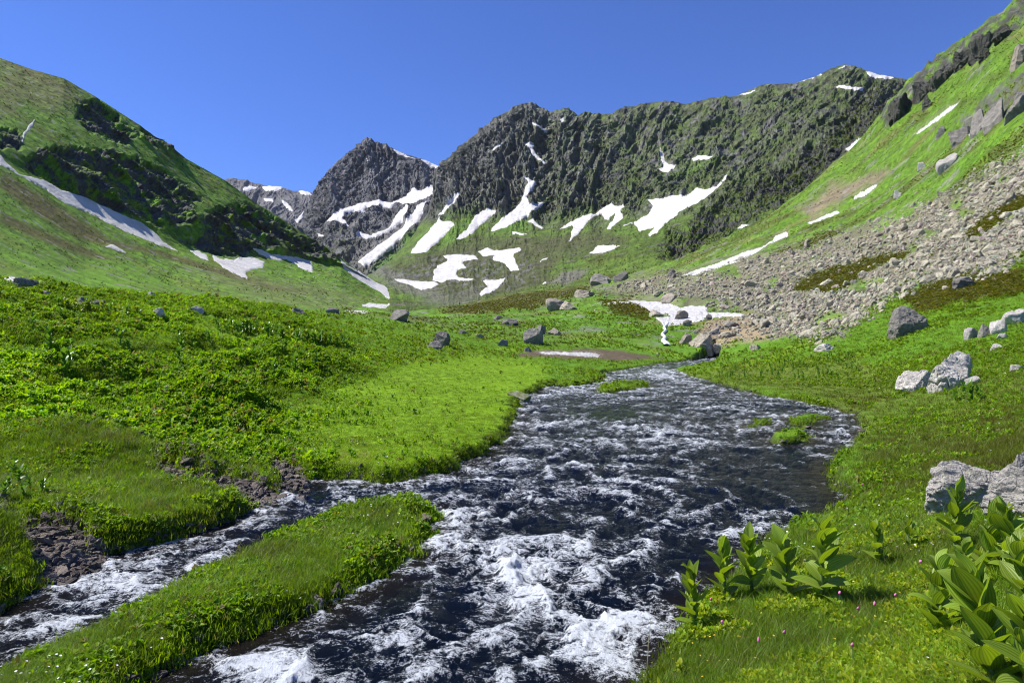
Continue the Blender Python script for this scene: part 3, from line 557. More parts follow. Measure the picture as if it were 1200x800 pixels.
for a, b, rx, ry, s in DK: zone -= s*np.exp(-((WPX-a)/rx)**2-((WT-b)/ry)**2)
turb = ridged(sx*1.1, sy*.8, 1., 5, .6); turb2 = ridged(sx*3.1, sy*2.5, 4., 4, .6)
lump = fbm(sx*.55, sy*.5, 3., 4)
amp = np.clip(.045+.05*zone, .015, .10)*np.clip(WYY/7, .75, 1.5)
wz = amp*((turb-.7)*.55+(turb2-.7)*.4+lump*.6)+.03*np.exp(-((WPX-630)/80)**2-((WT-668)/20)**2)+.02*np.exp(-((WPX-330)/90)**2-((WT-775)/25)**2)
wz = wz*sst(.15, -.35, wd)
foam = .02+.66*zone+.34*(turb-.75)+.25*(turb2-.7)+.30*lump
WV = np.stack([WX, WYY, SL*WYY+wz-.02], -1)
kp = ok[:-1,:-1] & ok[1:,:-1] & ok[:-1,1:] & ok[1:,1:]
V2, f2, u = compact(WV.reshape(-1, 3), grid_faces(*wd.shape, keep=kp))
def mat_water():
    t = NT('mountain_stream'); f = t.att('foam').outputs['Fac']; sh = t.att('shal').outputs['Fac']
    p = t.pos(); mp = t.n('ShaderNodeMapping', {'Vector': p, 'Scale': (1.0, .7, 1)}).outputs[0]
    nA = t.noise(5.0, 9, .76, mp, Distortion=1.1); nB = t.noise(22, 6, .74, mp, Distortion=.8); nC = t.noise(70, 4, .75, mp)
    def crest(sc, seed):
        n = t.noise(sc, 6, .62, t.n('ShaderNodeMapping', {'Vector': p, 'Location': (seed, seed*.7, 0), 'Scale': (.75, 1.0, 1)}).outputs[0], Distortion=1.2)
        return t.math('SUBTRACT', 1.0, t.math('MINIMUM', t.math('MULTIPLY', t.math('ABSOLUTE', t.math('SUBTRACT', n, .5)), 7.0), 1.0))
    cr = t.math('ADD', t.math('MULTIPLY', crest(3.2, 3.0), .5), t.math('MULTIPLY', crest(9.0, 8.0), .5))
    k = t.math('ADD', f, t.math('MULTIPLY_ADD', nA, 1.2, -.6)); k = t.math('ADD', k, t.math('MULTIPLY_ADD', nB, 1.5, -.75)); k = t.math('ADD', k, t.math('MULTIPLY_ADD', nC, 1.5, -.75))
    k = t.math('ADD', k, t.math('MULTIPLY_ADD', cr, 1.0, -.36))
    m = t.ramp(k, .36, .98)
    wc_ = t.mix(sh, (.005, .011, .026), (.034, .026, .016))
    b = t.bump(t.math('ADD', t.math('ADD', t.math('ADD', t.math('MULTIPLY', nA, 1.4), t.math('MULTIPLY', cr, .35)), t.math('MULTIPLY', nB, .7)), t.math('MULTIPLY', nC, .25)), 1.0, .22)
    w = t.n('ShaderNodeBsdfPrincipled', {'Base Color': wc_, 'Roughness': .13, 'IOR': 1.33, 'Specular IOR Level': .5, 'Normal': b})
    fo = t.n('ShaderNodeBsdfPrincipled', {'Base Color': (.70, .74, .78, 1), 'Roughness': .5, 'Normal': t.bump(t.math('ADD', nB, nC), .8, .05)})
    return t.done(t.n('ShaderNodeMixShader', {0: m, 1: w.outputs[0], 2: fo.outputs[0]}).outputs[0])
M_water = mat_water()
wme = mesh_np('stream_water', V2, f2, mat=M_water); attr(wme, 'foam', 'FLOAT', foam.reshape(-1)[u]); attr(wme, 'shal', 'FLOAT', (sst(-.9, 0, wd)*.8).reshape(-1)[u])
tag(link('stream_water', wme), kind='structure')

# ------------------------------------------------------------------ rocks
import bmesh
def ico(sub):
    bm = bmesh.new(); bmesh.ops.create_icosphere(bm, subdivisions=sub, radius=1); V = np.array([v.co[:] for v in bm.verts]); f = np.array([[v.index for v in q.verts] for q in bm.faces]); bm.free(); return V, f
ICO = {s: ico(s) for s in (2, 3, 4, 5, 6)}
def rock_v(seed, sub=4, planes=13, nz=.08, flat=0):
    r = np.random.default_rng(seed); V, f = ICO[sub]; V = V.copy()
    n = r.normal(size=(planes, 3)); n /= np.linalg.norm(n, axis=1, keepdims=True); dd = r.uniform(.45, .85, planes)
    q = V @ n.T; sc = np.min(np.where(q > 1e-3, dd/np.maximum(q, 1e-3), 9), 1); sc = np.minimum(sc, 1.15)
    V = V*sc[:,None]; o = seed*3.7 % 91
    V += (V/np.linalg.norm(V, axis=1, keepdims=True))*(nz*fbm(V[:,0]*1.7+o, V[:,1]*1.7, V[:,2]*2.6, 5)+nz*.7*(ridged(V[:,0]*1.4+o, V[:,1]*1.4, V[:,2]*3.2, 4)-.7))[:,None]
    V -= (V.max(0)+V.min(0))/2; V /= (V.max(0)-V.min(0))/2
    return V, f
def boulder(x0, x1, ytop, ybot, label, mat=None, seed=1, depth=.9, sub=4, name='boulder', cat='boulder', planes=13, rot=0, tilt=0, base_py=None, grp=None, sharp=True):
    p = gpt((x0+x1)/2, base_py or ybot); Y = p.y; w = (x1-x0)*Y/F/2; h = (ybot-ytop)*Y/F
    V, f = rock_v(seed, 5 if mat is M_crag else sub, planes, .16 if mat is M_crag else .055)
    if rot:
        c, s = math.cos(rot), math.sin(rot); V = np.stack([V[:,0]*c-V[:,1]*s, V[:,0]*s+V[:,1]*c, V[:,2]], 1)
    if tilt:
        c, s = math.cos(tilt), math.sin(tilt); V = np.stack([V[:,0]*c-V[:,2]*s, V[:,1], V[:,0]*s+V[:,2]*c], 1)
    if x1-x0 > 36:
        q = V[:,2]*.8+V[:,0]*.55+V[:,1]*.2+.15*fbm(V[:,0]*1.5, V[:,1]*1.5, V[:,2]*1.5+seed, 3)
        V = V*(1-.10*np.maximum(0, 1-np.abs(((q*1.6+seed*.37) % 1)-.5)/.12)-.05*np.maximum(0, 1-np.abs(((q*6.1+seed*.7) % 1)-.5)/.2))[:,None]
    V = V/np.abs(V).max(0); V = V*np.array([w, w*depth, h*.85]); V[:,2] += h*(-.05 if mat is M_crag else .13 if not 90 < ytop < 150 or x0 < 1090 else -.1)
    o = link(name, mesh_np(name, V, f, smooth=not sharp, mat=mat or M_rock)); o.location = (p.x, p.y+w*depth*.5, p.z)
    return tag(o, label, cat, grp)
BL = [  # x0, x1, ytop, ybot, label, material, depth, tilt
 (1096,1206,534,600,'large pale grey boulder beside the broad leaved plants on the right bank',M_rock,.55,.22),
 (1182,1275,526,600,'grey slab jutting in behind the large pale boulder at the right edge',M_rock,.8,.2),
 (1094,1152,406,452,'big domed half of the split grey boulder on the right meadow',M_rock,.8,-.1),
 (1056,1099,424,457,'smaller sloping half of the split grey boulder on the right meadow',M_rock,.7,-.45),
 (1133,1151,440,450,'small stone at the right foot of the split boulder',M_rock,.8,0),
 (1043,1086,357,391,'dark blocky boulder on grass below the scree',M_dark,.9,.1),
 (1131,1147,382,396,'lowest rock in the row at the right edge of the meadow',M_rock,.9,.1),
 (1147,1166,377,394,'dark rock second from the bottom of the right edge row',M_dark,.9,.2),
 (1163,1183,373,390,'pointed grey rock in the middle of the right edge row',M_rock,.9,-.3),
 (1180,1206,361,379,'topmost pale rock of the row at the right edge',M_rock,.9,0),
 (1162,1176,402,410,'flat pale stone below the row of rocks at the right edge',M_rock,.9,0),
 (1186,1200,427,434,'flat stone lying in grass at the far right of the meadow',M_rock,.9,0),
 (1170,1182,390,397,'small stone under the topmost pale rock at the right edge',M_rock,.9,0),
 (1120,1145,322,337,'flat rock slab on the moss under the scree',M_dark,.9,0),
 (960,985,402,410,'flat grey slab at the far edge of the right meadow',M_rock,.9,0),
 (503,530,382,404,'dark upright boulder alone on the left of the valley meadow',M_dark,.9,.1),
 (498,521,396,409,'low slab at the foot of the dark upright boulder',M_dark,.9,0),
 (455,480,362,376,'dark rock on the crest below the hooked snow tongue',M_dark,.9,-.2),
 (576,592,368,374,'flat dark slab at the left of the boulder cluster',M_dark,.9,0),
 (585,611,371,381,'dark slab in the middle of the boulder cluster',M_dark,.9,0),
 (609,640,377,403,'biggest dark boulder of the cluster in the valley meadow',M_dark,.9,-.3),
 (626,642,377,391,'rock leaning behind the biggest dark boulder',M_dark,.9,.2),
 (640,660,381,392,'pale flat rock at the right end of the boulder cluster',M_tan,.9,0),
 (579,597,395,405,'low dark rock in front of the boulder cluster',M_dark,.9,0),
 (535,548,385,391,'small dark stone left of the boulder cluster',M_dark,.9,0),
 (556,568,390,396,'pale stone in grass left of the boulder cluster',M_tan,.9,0),
 (613,624,404,412,'small black rock at the left tip of the mud',M_dark,.9,0),
 (639,663,348,363,'pale round boulder, left of the pair on the mossy knoll',M_tan,.9,0),
 (656,681,351,363,'pale flat boulder, right of the pair on the mossy knoll',M_tan,.9,0),
 (671,700,338,348,'wide grey boulder behind the pair on the mossy knoll',M_tan,.9,0),
 (692,718,318,333,'dark jagged outcrop, left half, where the scree begins',M_dark,.9,.2),
 (718,740,316,329,'dark jagged outcrop, right half, where the scree begins',M_dark,.9,-.3),
 (780,794,314,325,'grey block at the lower tip of the long thin snow strip',M_tan,.9,0),
 (775,796,342,354,'tilted tan slab at the upper edge of the dirty snowfield',M_tan,.9,-.4),
 (760,779,362,371,'low rock poking out of the dirty snowfield on its left',M_tan,.9,0),
 (791,808,363,374,'pointed tan rock standing in the middle of the dirty snowfield',M_tan,.9,0),
 (800,812,374,382,'rock at the melting lower edge of the dirty snowfield',M_tan,.9,0),
 (826,835,367,375,'small upright stone at the right part of the dirty snowfield',M_dark,.9,0),
 (849,866,375,383,'dark stone on bare earth right of the dirty snowfield',M_dark,.9,0),
 (828,844,382,392,'grey stone on bare earth above the large tan boulder',M_dark,.9,0),
 (795,811,389,403,'tan rock left of the largest tan boulder by the stream head',M_tan,.9,0),
 (808,839,390,406,'largest tan boulder by the head of the stream',M_tan,.9,0),
 (836,851,400,408,'stone right of the largest tan boulder by the stream head',M_tan,.9,0),
 (880,892,403,410,'small stone on the stream bank near bare earth',M_tan,.9,0),
 (594,623,456,470,'mossy yellow green rock at the left edge of the stream',None,.8,0),
 (9,38,325,337,'dark boulder beside the snow scrap at the left crest',M_dark,.9,0),
 (47,61,337,347,'rock second from the left along the left meadow crest',M_dark,.9,0),
 (81,103,347,356,'wide dark rock third along the left meadow crest',M_dark,.9,0),
 (104,123,351,358,'low dark rock fourth along the left meadow crest',M_dark,.9,0),
 (177,193,360,370,'pale rock in the middle of the left meadow crest',M_rock,.9,0),
 (222,238,358,366,'flat pale rock right of the middle of the left crest',M_rock,.9,0),
 (340,356,360,368,'grey rock toward the right end of the left crest',M_dark,.9,0),
 (381,397,359,367,'dark rock at the right end of the left meadow crest',M_dark,.9,0),
 (172,180,341,346,'small white stone on the slope above the left crest',M_rock,.9,0),
 (1102,1126,177,194,'lone flat grey boulder on the upper green slope',M_rock,.9,-.3),
 (943,952,281,289,'pale square block below the long thin snow strip',M_tan,.9,0),
 (1076,1086,190,199,'small boulder under the lone flat one on the green slope',M_rock,.9,0),
 (1048,1060,222,231,'small grey boulder right of the reddish scar',M_rock,.9,0),
 (1118,1146,135,160,'lower left block of the grey outcrop high on the right slope',M_dark,.9,-.3),
 (1140,1166,120,150,'second block of the grey outcrop high on the right slope',M_dark,.9,-.3),
 (1160,1190,104,138,'third and tallest block of the grey outcrop on the right slope',M_dark,.9,-.2),
 (1184,1222,94,126,'top right block of the grey outcrop on the right slope',M_dark,.9,-.2),
 (1098,1112,145,158,'detached dark block left of the grey outcrop',M_dark,.9,-.3),
 (1188,1215,48,70,'pale outcrop near the top right corner of the right slope',M_tan,.9,-.3),
 (1046,1078,98,132,'lowest dark crag on the skyline of the right slope',M_crag,.9,-.4),
 (1070,1100,78,112,'dark crag second from the bottom on the skyline of the right slope',M_crag,.9,-.4),
 (1094,1126,60,92,'jagged dark crag third from the bottom on the right skyline',M_crag,.9,-.4),
 (1120,1144,46,74,'small dark crag in the middle of the right skyline',M_crag,.9,-.4),
 (1140,1172,24,58,'broad dark crag near the top of the right skyline',M_crag,.9,-.4),
 (1168,1198,6,38,'topmost dark crag on the skyline near the right corner',M_crag,.9,-.4),
 (1082,1098,108,124,'little dark rock step below the right skyline crags',M_crag,.9,-.4),
 (1150,1166,52,66,'little dark rock below the broad skyline crag',M_crag,.9,-.4),
 (222,241,668,677,'small white stone on the green strip between the streams',M_rock,.8,0),
]
def mat_mossrock():
    t = NT('mossy_rock'); n = t.noise(3, 7, .7); c = t.mix(t.ramp(n, .4, .6), (.26, .25, .21), (.13, .16, .02))
    return t.done(t.n('ShaderNodeBsdfPrincipled', {'Base Color': c, 'Roughness': .9, 'Normal': t.bump(t.noise(12, 6, .7), .8, .08)}).outputs[0])
M_moss = mat_mossrock()
for i, (x0, x1, yt, yb, lab, mt, dp, tl) in enumerate(BL):
    if 455 <= x0 < 660 and 365 < yt < 405: m_ = (x0+x1)/2; x0, x1, yt = m_-(m_-x0)*.82, m_+(x1-m_)*.82, yb-(yb-yt)*.78
    big = (x1-x0) > 50
    if yt < yb-60: pass
    boulder(x0, x1, yt, yb, lab, mt or M_moss, 101+i*7, dp, 6 if big else (5 if x1-x0 > 24 else 4), tilt=tl, planes=16 if big else 12, name='boulder' if yb > 200 or yt < 200 else 'boulder')

# scree: stones lying on the talus
ROCKV = []
for k in range(10):
    V, f = rock_v(900+k, 3, 10, .07); V = V*np.array([.5, .42, .34])*np.array([1, 1, 1+.3*(k % 3)]); ROCKV.append(mesh_np('scree_stone', V, f, smooth=False, mat=M_scree))
# generic instancer
def scatter(name, pts, rot, scl, idx, col, variants, label, cat, mat=None):
    cl = bpy.data.collections.new(name+'_kinds')
    for k, me in enumerate(variants): cl.objects.link(bpy.data.objects.new('%s_kind_%02d' % (name, k), me))
    me = bpy.data.meshes.new(name); me.vertices.add(len(pts)); me.vertices.foreach_set('co', np.asarray(pts, np.float32).ravel())
    attr(me, 'rot', 'FLOAT_VECTOR', rot); attr(me, 'scl', 'FLOAT_VECTOR', scl); attr(me, 'idx', 'INT', idx)
    attr(me, 'gcol', 'FLOAT_COLOR', np.concatenate([np.clip(col, 0, 2), np.ones((len(col), 1))], 1))
    o = link(name, me); tag(o, label, cat, kind='stuff')
    ng = bpy.data.node_groups.new(name, 'GeometryNodeTree'); ng.interface.new_socket('Geometry', in_out='INPUT', socket_type='NodeSocketGeometry'); ng.interface.new_socket('Geometry', in_out='OUTPUT', socket_type='NodeSocketGeometry')
    N = ng.nodes.new; gi, go, ip, ci, er = N('NodeGroupInput'), N('NodeGroupOutput'), N('GeometryNodeInstanceOnPoints'), N('GeometryNodeCollectionInfo'), N('FunctionNodeEulerToRotation')
    ci.inputs['Collection'].default_value = cl; ci.inputs['Separate Children'].default_value = True; ci.inputs['Reset Children'].default_value = True; ip.inputs['Pick Instance'].default_value = True
    def na(nm, typ):
        a = N('GeometryNodeInputNamedAttribute'); a.data_type = typ; a.inputs['Name'].default_value = nm; return a.outputs['Attribute']
    L = ng.links.new; L(gi.outputs[0], ip.inputs['Points']); L(ci.outputs[0], ip.inputs['Instance']); L(na('idx', 'INT'), ip.inputs['Instance Index'])
    L(na('rot', 'FLOAT_VECTOR'), er.inputs[0]); L(er.outputs[0], ip.inputs['Rotation']); L(na('scl', 'FLOAT_VECTOR'), ip.inputs['Scale']); L(ip.outputs[0], go.inputs[0])
    md = o.modifiers.new('scatter', 'NODES'); md.node_group = ng; return o
dPY = np.zeros_like(PYG); dPY[:-1] = np.clip(-(CMG[1:]-CMG[:-1]), 0, 8); dPY += .03
dPY[~((PYG > -30) & (PYG < 860))] *= .1
def sample(w, n):                                         # pick n places on the ground with weight w
    p = (w*dPY).ravel(); cs = np.cumsum(p); i = np.searchsorted(cs, rng.random(n)*cs[-1]); r, c = np.unravel_index(np.clip(i, 0, p.size-1), w.shape)
    rr, cc = np.clip(r+rng.random(n), 0, w.shape[0]-1.01), np.clip(c+rng.random(n)-.5, 0, w.shape[1]-1.01)
    return bil(PG, rr, cc), r, c
w = np.clip(m_scree*(.05+.95*sst(-.35, .1, fbm(PXg/38, PYG0/20, 41., 4)+.25))+.35*m_brown+.04*hill*(PXg > 640)*(PYG > 190)*sst(.2, .5, n2), 0, 1)*(m_snow < .04)*front*(Yg > 40)*(Yg < 330)
n = 15000; P, r, c = sample(w, n)
size = np.clip(rng.lognormal(-1.15, .62, n), .15, 2.4)*np.interp(P[:,1], [50,110,200,320], [.75, 1.0, 1.25, 1.5])
shade = rng.uniform(.65, 1.25, n)[:,None]*(1+rng.normal(0, .05, (n, 3)))
rot = np.stack([rng.normal(0, .5, n), rng.normal(0, .5, n), rng.random(n)*6.28], 1)
order = np.argsort(-size/P[:,1]); big = order[:230]; rest = order[230:]
idx = rng.integers(0, 10, n)
scatter('scree', P[rest]+np.array([0, 0, .02]), rot[rest], size[rest][:,None]*rng.uniform(.75, 1.25, (len(rest), 3)), idx[rest], shade[rest], ROCKV, 'grey tan talus of broken stones covering the right slope', 'scree')
M_block = mat_rock('talus_block', (.45, .415, .31), (.29, .265, .20), (.41, .40, .26), .5)
BLK = [m.copy() for m in ROCKV]
for m in BLK: m.materials.clear(); m.materials.append(M_block)
for k in big:
    o = link('scree_block', BLK[idx[k]]); o.location = P[k]; o.rotation_euler = rot[k]; s = float(size[k]); o.scale = (s*1.2, s, s*.95)
    nearb = P[k][1] < 100
    tag(o, 'larger angular block among the loose stones of the lower scree' if nearb else 'larger angular block among the loose stones of the upper scree', 'rock', 'large blocks lying in the lower scree' if nearb else 'large blocks lying in the upper scree')
# gravel by the side stream and stones in the water
w = np.clip(m_grav+.12*(np.abs(dR+.08) < .14)*near, 0, 1)*(Yg < 40); n = 4200; P, r, c = sample(w, n)
sz = np.clip(rng.lognormal(-2.75, .5, n), .03, .2); GRV = []
for k in range(6):
    V, f = rock_v(700+k, 3, 9, .07); GRV.append(mesh_np('pebble', V*np.array([.55, .5, .3]), f, smooth=False, mat=M_wet))
scatter('pebbles', P+np.array([0, 0, .01]), rot[:n], sz[:,None]*rng.uniform(.7, 1.3, (n, 3)), rng.integers(0, 6, n), np.where(rng.random(n) < .18, 3.0, 1.15)[:,None]*rng.uniform(.6, 1.5, (n, 1))*np.ones(3), GRV, 'dark wet stones lining the side stream and its trickle', 'pebbles')

# ------------------------------------------------------------------ grass, herbs, flowers
def blades(seed, n, rad, h, wd_, lean=.5, seg=3):
    r = np.random.default_rng(seed); V, Fc, LH = [], [], []
    for k in range(n):
        a, rr = r.random()*6.283, rad*math.sqrt(r.random()); b = np.array([rr*math.cos(a), rr*math.sin(a), -.02]); hh = h*r.uniform(.5, 1.1); th = r.random()*6.283; ln = lean*r.uniform(.1, 1)*hh
        dx, dy = math.cos(th), math.sin(th); tw = th+1.57+r.normal(0, .5); ex, ey = math.cos(tw), math.sin(tw); i0 = len(V)
        for s in range(seg+1):
            t = s/seg; ctr = b+np.array([dx*ln*t*t, dy*ln*t*t, hh*t*(1-.25*t*lean)]); w_ = wd_*(1-t**1.5)*.5
            if s < seg: V += [ctr-np.array([ex, ey, 0])*w_, ctr+np.array([ex, ey, 0])*w_]
            else: V += [ctr, ctr]
        for s in range(seg): Fc.append((i0+2*s, i0+2*s+1, i0+2*s+3, i0+2*s+2))
    return np.array(V), np.array(Fc)
def leafmesh(L, W, nu=4, nv=7, fold=.25, droop=.4, pleat=0.0):
    V, U = [], []
    for j in range(nv+1):
        t = j/nv; wv = W*.5*math.sin(math.pi*min(1, t*.94+.06)**.75)**.85 if t < 1 else 0
        for i in range(nu+1):
            s = i/nu*2-1; V.append((s*wv, L*t*math.cos(droop*t*.8), fold*abs(s)*wv+L*(.5*t-droop*t*t*.8)*.6+(pleat*W*math.cos(s*12) if 0 < i < nu else 0))); U.append(s*.5+.5)
    f = [(j*(nu+1)+i, j*(nu+1)+i+1, (j+1)*(nu+1)+i+1, (j+1)*(nu+1)+i) for j in range(nv) for i in range(nu)]
    return np.array(V), np.array(f), np.array(U)
def rosette(seed, n, L, W, el=(.2, 1.1), zmax=.0):
    r = np.random.default_rng(seed); Vs, Fs, o = [], [], 0
    for k in range(n):
        V, f, _ = leafmesh(L*r.uniform(.6, 1.1), W*r.uniform(.7, 1.1), 2, 3, .3, r.uniform(.2, .8)); e = r.uniform(*el); a = r.random()*6.283
        M = np.array(Matrix.Rotation(a, 3, 'Z') @ Matrix.Rotation(e, 3, 'X')); V = V @ M.T; V[:,2] += zmax*r.random(); V[:,:2] += r.normal(0, L*.25, 2); Vs.append(V); Fs.append(f+o); o += len(V)
    return np.concatenate(Vs), np.concatenate(Fs)
def vmesh(name, VF, mat): return mesh_np(name, VF[0], VF[1], mat=mat)
TUFT = [vmesh('grass_tuft', blades(k, 16, .07, .20, .0055, .95), M_grass) for k in range(8)]
SHORT = [vmesh('short_tuft', blades(40+k, 22, .14, .085, .010, .8, 2), M_grass) for k in range(5)]
HERB = [vmesh('herb_tuft', rosette(k, 11, .085, .042, (.1, 1.2), .09), M_herb) for k in range(6)]
LEAFY = [vmesh('leafy_tuft', rosette(60+k, 16, .14, .075, (.1, 1.25), .16), M_herb) for k in range(6)]
def gcols(n, a, b, y=.15):
    t = rng.random((n, 1)); c = np.array(a)*(1-t)+np.array(b)*t; c = c*rng.uniform(.75, 1.25, (n, 1)); d = rng.random(n) < y; c[d] = np.array([.22, .20, .07])*rng.uniform(.6, 1.2, (d.sum(), 1)); return c
def rots(n, tilt=.2): return np.stack([rng.normal(0, tilt, n), rng.normal(0, tilt, n), rng.random(n)*6.283], 1)
land = (dR > -.04)*(1-bare)*(1-.6*m_moss)
vis = (PYG < 830)*front
# long grass close by
w = land*(Yg < 26)*(PXg > -120)*(1-m_lawn)*(1-.75*left)*sst(30, 10, Yg); n = 52000; P, r, c = sample(w, n)
s = rng.uniform(.55, 1.2, n)*np.interp(P[:,1], [3, 8, 25], [.95, 1.0, 1.15])*(.45+.55*sst(0, .7, dR[r, c]))
cg = gcols(n, (.095, .205, .006), (.20, .31, .010), .12)*np.clip(1+.45*n2[r, c], .5, 1.6)[:,None]; cg = cg+(np.array([.12, .14, .014])*rng.uniform(.6, 1.2, (n, 1))-cg)*(.8*m_ol[r, c]+.5*sst(.05, .5, fbm(P[:,0]*.8, P[:,1]*.8, 73., 4)))[:,None]
scatter('grass', P, rots(n), s[:,None]*np.ones(3), rng.integers(0, 8, n), cg, TUFT, 'long green grass on the stream banks and the strip between the streams', 'grass')
w = land*(Yg < 75)*np.clip(m_lawn+.5*sst(18, 30, Yg)*(1-.5*left)+.16+.25*left, 0, 1); n = 80000; P, r, c = sample(w, n)
s = rng.uniform(.5, 1.15, n)*np.interp(P[:,1], [5, 20, 70], [.8, 1.1, 2.4])*np.interp(m_lawn[r, c], [0, 1], [1.25, .75])
cg = gcols(n, (.15, .26, .005), (.215, .33, .007), .06)*np.clip(1+.3*n1[r, c], .6, 1.4)[:,None]*np.where(m_dry[r, c] > .5, .8, 1)[:,None]*np.clip(1+.5*fbm(P[:,0]*.45, P[:,1]*.3, 71., 4), .5, 1.5)[:,None]; cg = cg+(np.array([.13, .15, .012])*rng.uniform(.7, 1.1, (n, 1))-cg)*(.75*m_ol[r, c]+.35*sst(.1, .5, fbm(P[:,0]*.25, P[:,1]*.18, 72., 4)))[:,None]
scatter('meadow_turf', P, rots(n), s[:,None]*np.ones(3), rng.integers(0, 5, n), cg, SHORT, 'short bright turf of the meadows along the stream', 'turf')
patch = sst(-.15, .35, n2+.6*n1)
w = land*(Yg < 30)*(1-.8*m_lawn)*np.clip(patch*.8+.25*left, 0, 1); n = 30000; P, r, c = sample(w, n)
s = rng.uniform(.6, 1.3, n)*np.interp(P[:,1], [3, 10, 30], [.5, .7, 1.0]); cg = gcols(n, (.105, .23, .006), (.22, .34, .010), .05)
scatter('herbs', P, rots(n, .3), s[:,None]*np.ones(3), rng.integers(0, 6, n), cg, HERB, 'small leafy herbs growing through the grass', 'herbs')
w = land*pm(PXg, PYG, [(860,690),(1000,640),(1130,640),(1180,830),(760,830)], 25)*(Yg < 9)*sst(-.15, .3, n2+.2*fbm(Xg*2.5, Yg*2.5, 51., 3)); n = 9000; P, r, c = sample(w, n)
cg = gcols(n, (.16, .30, .01), (.36, .40, .015), .0)
scatter('yellow_herbs', P+np.array([0, 0, .05]), rots(n, .35), rng.uniform(.3, .6, n)[:,None]*np.ones(3), rng.integers(0, 6, n), cg, HERB, 'yellowish green leafy herbs among the near right grass', 'herbs')
w = land*left*(1-.9*m_lawn)*(Yg > 9)*(Yg < 95)*sst(-.35, .25, hum+.3*n2); n = 100000; P, r, c = sample(w, n)
s = np.clip(rng.lognormal(-.25, .45, n), .35, 2.4)*np.interp(P[:,1], [10, 25, 40, 90], [.42, .48, .52, .7]); cg = 1.15*gcols(n, (.09, .21, .005), (.24, .37, .008), .05)*np.clip(1+.35*n1[r, c], .6, 1.4)[:,None]
scatter('meadow_herbs', P, rots(n, .35), s[:,None]*np.ones(3), rng.integers(0, 6, n), cg, LEAFY, 'lush leafy undergrowth covering the sloping left meadow', 'undergrowth')
w = land*(Yg > 24)*(Yg < 130)*(1-.7*left)*(1-.97*m_lawn)*sst(-.3, .3, n1+.5*n2)*(PXg > 380); n = 16000; P, r, c = sample(w, n)
s = rng.uniform(.4, 1.1, n)*np.interp(P[:,1], [20, 60, 130], [.7, 1.1, 2.0]); cg = gcols(n, (.10, .19, .007), (.18, .28, .009), .08)
scatter('valley_herbs', P, rots(n, .35), s[:,None]*np.array([1.2, 1.2, .8]), rng.integers(0, 6, n), cg, LEAFY, 'low herbs dotted over the far meadow and lower slopes', 'herbs')
w = (m_moss+.10*sst(.1, .4, n4)*hill)*(Yg > 50)*(Yg < 380)*(1-bare)*front; n = 16000; P, r, c = sample(w, n)
s = rng.uniform(.5, 1.2, n)*np.interp(P[:,1], [50, 150, 380], [1.3, 1.9, 2.6]); cg = gcols(n, (.085, .085, .016), (.12, .13, .02), .12)*np.clip(1.0-.0*P[:,1], .3, 1)[:,None]
scatter('heath_shrubs', P, rots(n, .3), s[:,None]*np.array([1.3, 1.3, .55]), rng.integers(0, 6, n), cg, LEAFY, 'low brownish heath cushions on the mossy ledges of the right slope', 'ground cover')

def sheet_pts(key, n, box, maskf):
    xs, PY, V, N = SHEETS[key]; px, py = rng.uniform(box[0], box[1], n*4), rng.uniform(box[2], box[3], n*4)
    k = rng.random(n*4) < maskf(px, py); px, py = px[k][:n], py[k][:n]
    c = np.clip((px-xs[0])/(xs[1]-xs[0]), 0, len(xs)-1.01); ci = np.rint(c).astype(int); r = np.array([np.interp(-b, -PY[:,j]+np.arange(len(PY))*1e-7, np.arange(len(PY))) for b, j in zip(py, ci)])
    ok = (py > PY[-1, ci]) & (py < PY[0, ci]); return bil(V, r[ok], c[ok]), px[ok], py[ok]
P, px, py = sheet_pts('D', 11000, (-60, 470, 60, 385), lambda px, py: np.clip(.25+.9*fbm(px/22+py/30, py/9, 4., 4)+.25*cl_mask(px, py), 0, 1)*(1-snow_mask(px, py, 'D')))
n = len(P); s = rng.uniform(.3, 1.0, n)*P[:,1]/F*9; cg = gcols(n, (.05, .09, .010), (.10, .17, .014), .0)
scatter('hillside_tussocks', P, rots(n, .3), s[:,None]*np.array([1.2, 1.2, .7]), rng.integers(0, 6, n), cg, LEAFY, 'dark tussocks and dwarf shrubs over the left hill', 'ground cover')
P, px, py = sheet_pts('C', 9000, (540, 1100, 90, 350), lambda px, py: np.clip(.55*crag_mask(px, py)+pm(px, py, CLOW, 8)*np.clip(-.02+.7*fbm(px/24+py/22, py/9, 4., 4), 0, 1)+.10*(py > 200), 0, 1)*(1-snow_mask(px, py, 'C')))
n = len(P); s = rng.uniform(.4, 1.1, n)*P[:,1]/F*10; cg = gcols(n, (.06, .085, .014), (.10, .135, .02), .05)
scatter('crag_shrubs', P, rots(n, .3), s[:,None]*np.array([1.1, 1.1, .9]), rng.integers(0, 6, n), cg, LEAFY, 'low dark shrubs clinging to the crags and ledges under the long ridge', 'ground cover')
P, px, py = sheet_pts('D', 900, (-20, 470, 60, 385), lambda px, py: np.clip(.12+.5*fbm(px/25, py/14, 14., 3), 0, 1)*(1-snow_mask(px, py, 'D')))
n = len(P); s = np.clip(rng.lognormal(-.7, .5, n), .2, 1.6)*P[:,1]/F*2.6
scatter('hillside_stones', P, rots(n, .5), s[:,None]*np.ones(3), rng.integers(0, 10, n), rng.uniform(.5, 1.0, (n, 1))*np.ones(3), ROCKV, 'small grey stones strewn over the left hill', 'stones')

